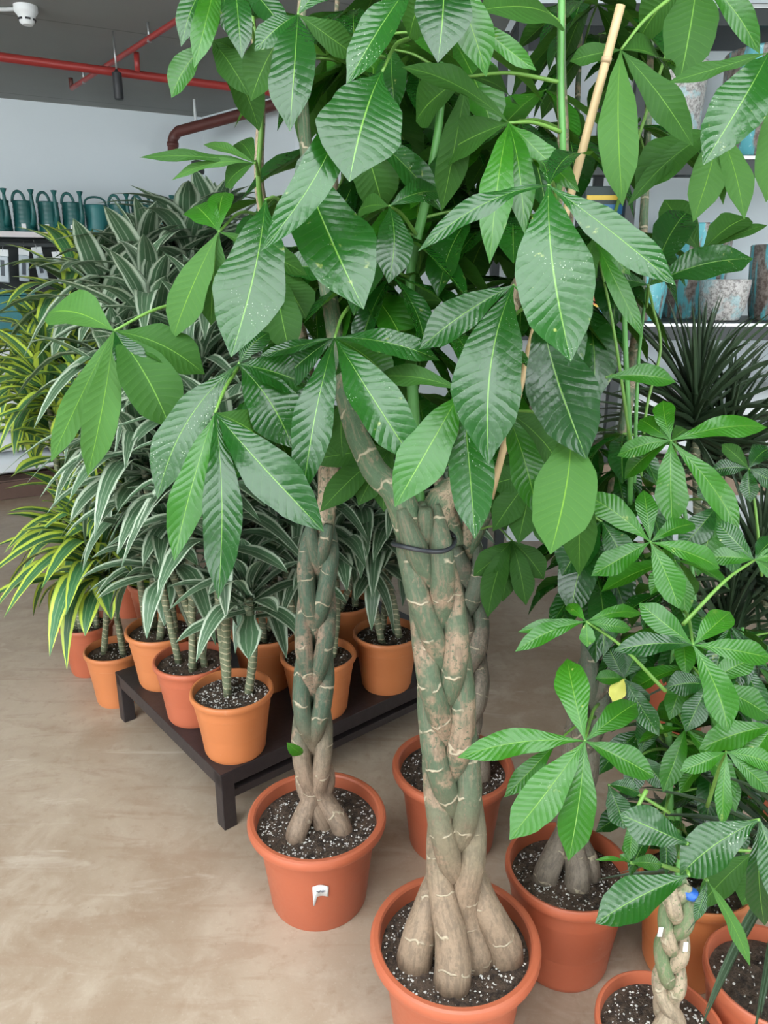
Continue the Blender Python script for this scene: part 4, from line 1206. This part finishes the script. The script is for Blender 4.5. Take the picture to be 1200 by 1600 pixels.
# tall ones standing on the floor behind the bench
dracaena('tall striped dracaena standing on the floor behind the bench', V((-1.0, 3.12, 0)), .14, .26, TC,
         [(235, 465, 0, 42, .46), (300, 425, .1, 42, .46), (170, 500, .0, 40, .46), (275, 530, .1, 40, .44)], SS, R2, wdt=.095)
dracaena('tallest striped dracaena standing on the floor next to the brown drain pipe', V((-.72, 3.4, 0)), .14, .26, TC,
         [(335, 405, 0, 42, .44), (270, 480, .1, 40, .46), (360, 480, .0, 40, .44)], SS, R2, wdt=.09)
# yellow edged ones
dracaena('yellow edged dracaena in orange pot on the floor against the bench end', V((PZ(177, 1012, .215).x, PZ(177, 1012, .215).y, 0)), .108, .215, OR,
         [(158, 885, -.06, 56, .36), (190, 800, .02, 40, .30)], SL, R2, 'yellow_edged_dracaena', wdt=.078)
dracaena('yellow edged dracaena in terracotta pot standing nearest the pallet of bags', V((PZ(138, 976, .215).x - .02, PZ(138, 976, .215).y + .03, 0)), .108, .215, TC,
         [(125, 830, .05, 44, .34), (110, 700, .1, 40, .32), (130, 620, .1, 40, .34), (75, 610, .15, 40, .36)], SL, R2, 'yellow_edged_dracaena', wdt=.072)
dracaena('tall yellow edged dracaena on the floor behind the other yellow ones', V((-1.22, 3.34, 0)), .12, .24, TC,
         [(125, 470, .0, 40, .42), (75, 560, 0, 40, .40), (165, 580, .0, 36, .38), (55, 650, 0, 38, .38)], SL, R2, 'yellow_edged_dracaena', wdt=.078)

# dark spiky dracaenas on the right
mg = V((1.02, 2.35, 0))
dracaena('tall dark spiky dracaena standing in front of the rack of glazed pots', mg, .14, .27, TC,
         [(1085, 655, .0, 120, .44), (1130, 710, .05, 80, .42)], SN, R2, 'spiky_dracaena', wdt=.017, cane_r=.014, zspan=.14, e=(-.25, 1.5))
mg2 = V((1.22, 1.95, 0))
dracaena('dark spiky dracaena half hidden behind the young green money tree', mg2, .13, .25, TC,
         [(1180, 900, .0, 90, .42), (1130, 1010, -.05, 90, .40)], SN, R2, 'spiky_dracaena', wdt=.014, cane_r=.013, zspan=.14, e=(-.4, 1.4))
pX = PZ(1205, 1520, .265)
dracaena('dark spiky dracaena in terracotta pot beside the small braided money tree', V((pX.x, pX.y, 0)), .122, .265, TC,
         [(1230, 1330, .05, 60, .36)], SN, R2, 'spiky_dracaena', wdt=.013, cane_r=.013, zspan=.12, e=(-.75, 1.3))


# ------------------------------------------------------------------ leaves give way
# A leaf that would pass through a neighbour's cane, trunk, pot or leaf swings round its own base until it is clear.
import numpy as np
from mathutils.bvhtree import BVHTree
bpy.context.view_layer.update()


def top_of(o):
    while o.parent: o = o.parent
    return o


def world_verts(o, mw=None):
    me = o.data; n = len(me.vertices); a = np.empty(n * 3, dtype=np.float32); me.vertices.foreach_get('co', a)
    m = np.array(mw if mw is not None else o.matrix_world, dtype=np.float64)
    return a.reshape(-1, 3) @ m[:3, :3].T + m[:3, 3]


FACES = {}


def tree_of(o, v):
    k = o.data.name
    if k not in FACES: FACES[k] = [tuple(p.vertices) for p in o.data.polygons]
    return BVHTree.FromPolygons(v.tolist(), FACES[k])


ITEMS = []
shared = {m.name for m in SH + SHY + SS + SL + SN}
for o in S.objects:
    if o.type != 'MESH' or o.get('kind') == 'structure': continue
    r = top_of(o)
    if not (r.name.endswith('dracaena') or 'dracaena' in r.name or 'money_tree' in r.name or r.name == 'plant_bench'): continue
    if o.name.split('.')[0] in ('perlite', 'soil'): continue
    ITEMS.append(o)
NI = len(ITEMS)
VS = [world_verts(o) for o in ITEMS]
LO = np.array([v.min(0) for v in VS]); HI = np.array([v.max(0) for v in VS])
ROOT = np.array([hash(top_of(o).name) for o in ITEMS])
TREES = [tree_of(o, v) for o, v in zip(ITEMS, VS)]
ISLEAF = np.array([o.name.split('.')[0] == 'leaf' for o in ITEMS])
THIN = np.array([o.name.split('.')[0] in ('leaf', 'leaf_stalk') for o in ITEMS])


def cost(i, t, lo, hi):
    idx = np.nonzero((ROOT != ROOT[i]) & (LO <= hi).all(1) & (HI >= lo).all(1))[0]
    c = 0
    for j in idx:
        if t.overlap(TREES[j]): c += 1 if THIN[j] else 8
    return c


for rnd_ in range(2):
    for i in range(NI):
        if not ISLEAF[i]: continue
        o = ITEMS[i]; c0_ = cost(i, TREES[i], LO[i], HI[i])
        free = o.data.name in shared
        if c0_ == 0 or (not free and c0_ < 8): continue
        mw = o.matrix_world.copy(); b_ = mw.translation.copy(); ax = (mw.to_3x3() @ V((1, 0, 0))).normalized() if free else CR
        best = (c0_, None)
        cand = [(a, p) for a in (14, -14, 28, -28, 42, -42) for p in (0, -9, 9)] + [(0, -12), (0, 12)] if free else [(0, -6), (0, 6), (5, 0), (-5, 0), (0, -11), (0, 11), (9, 0), (-9, 0)]
        for az_, pi_ in cand:
            R_ = Matrix.Rotation(math.radians(az_), 4, 'Z') @ Matrix.Rotation(math.radians(pi_), 4, ax)
            nm = Matrix.Translation(b_) @ R_ @ Matrix.Translation(-b_) @ mw
            v = world_verts(o, nm); t = tree_of(o, v); lo = v.min(0); hi = v.max(0)
            c = cost(i, t, lo, hi)
            if c < best[0]:
                best = (c, (nm, t, lo, hi))
                if c == 0: break
        if best[1]:
            nm, t, lo, hi = best[1]
            o.matrix_world = nm; TREES[i] = t; LO[i] = lo; HI[i] = hi
    bpy.context.view_layer.update()
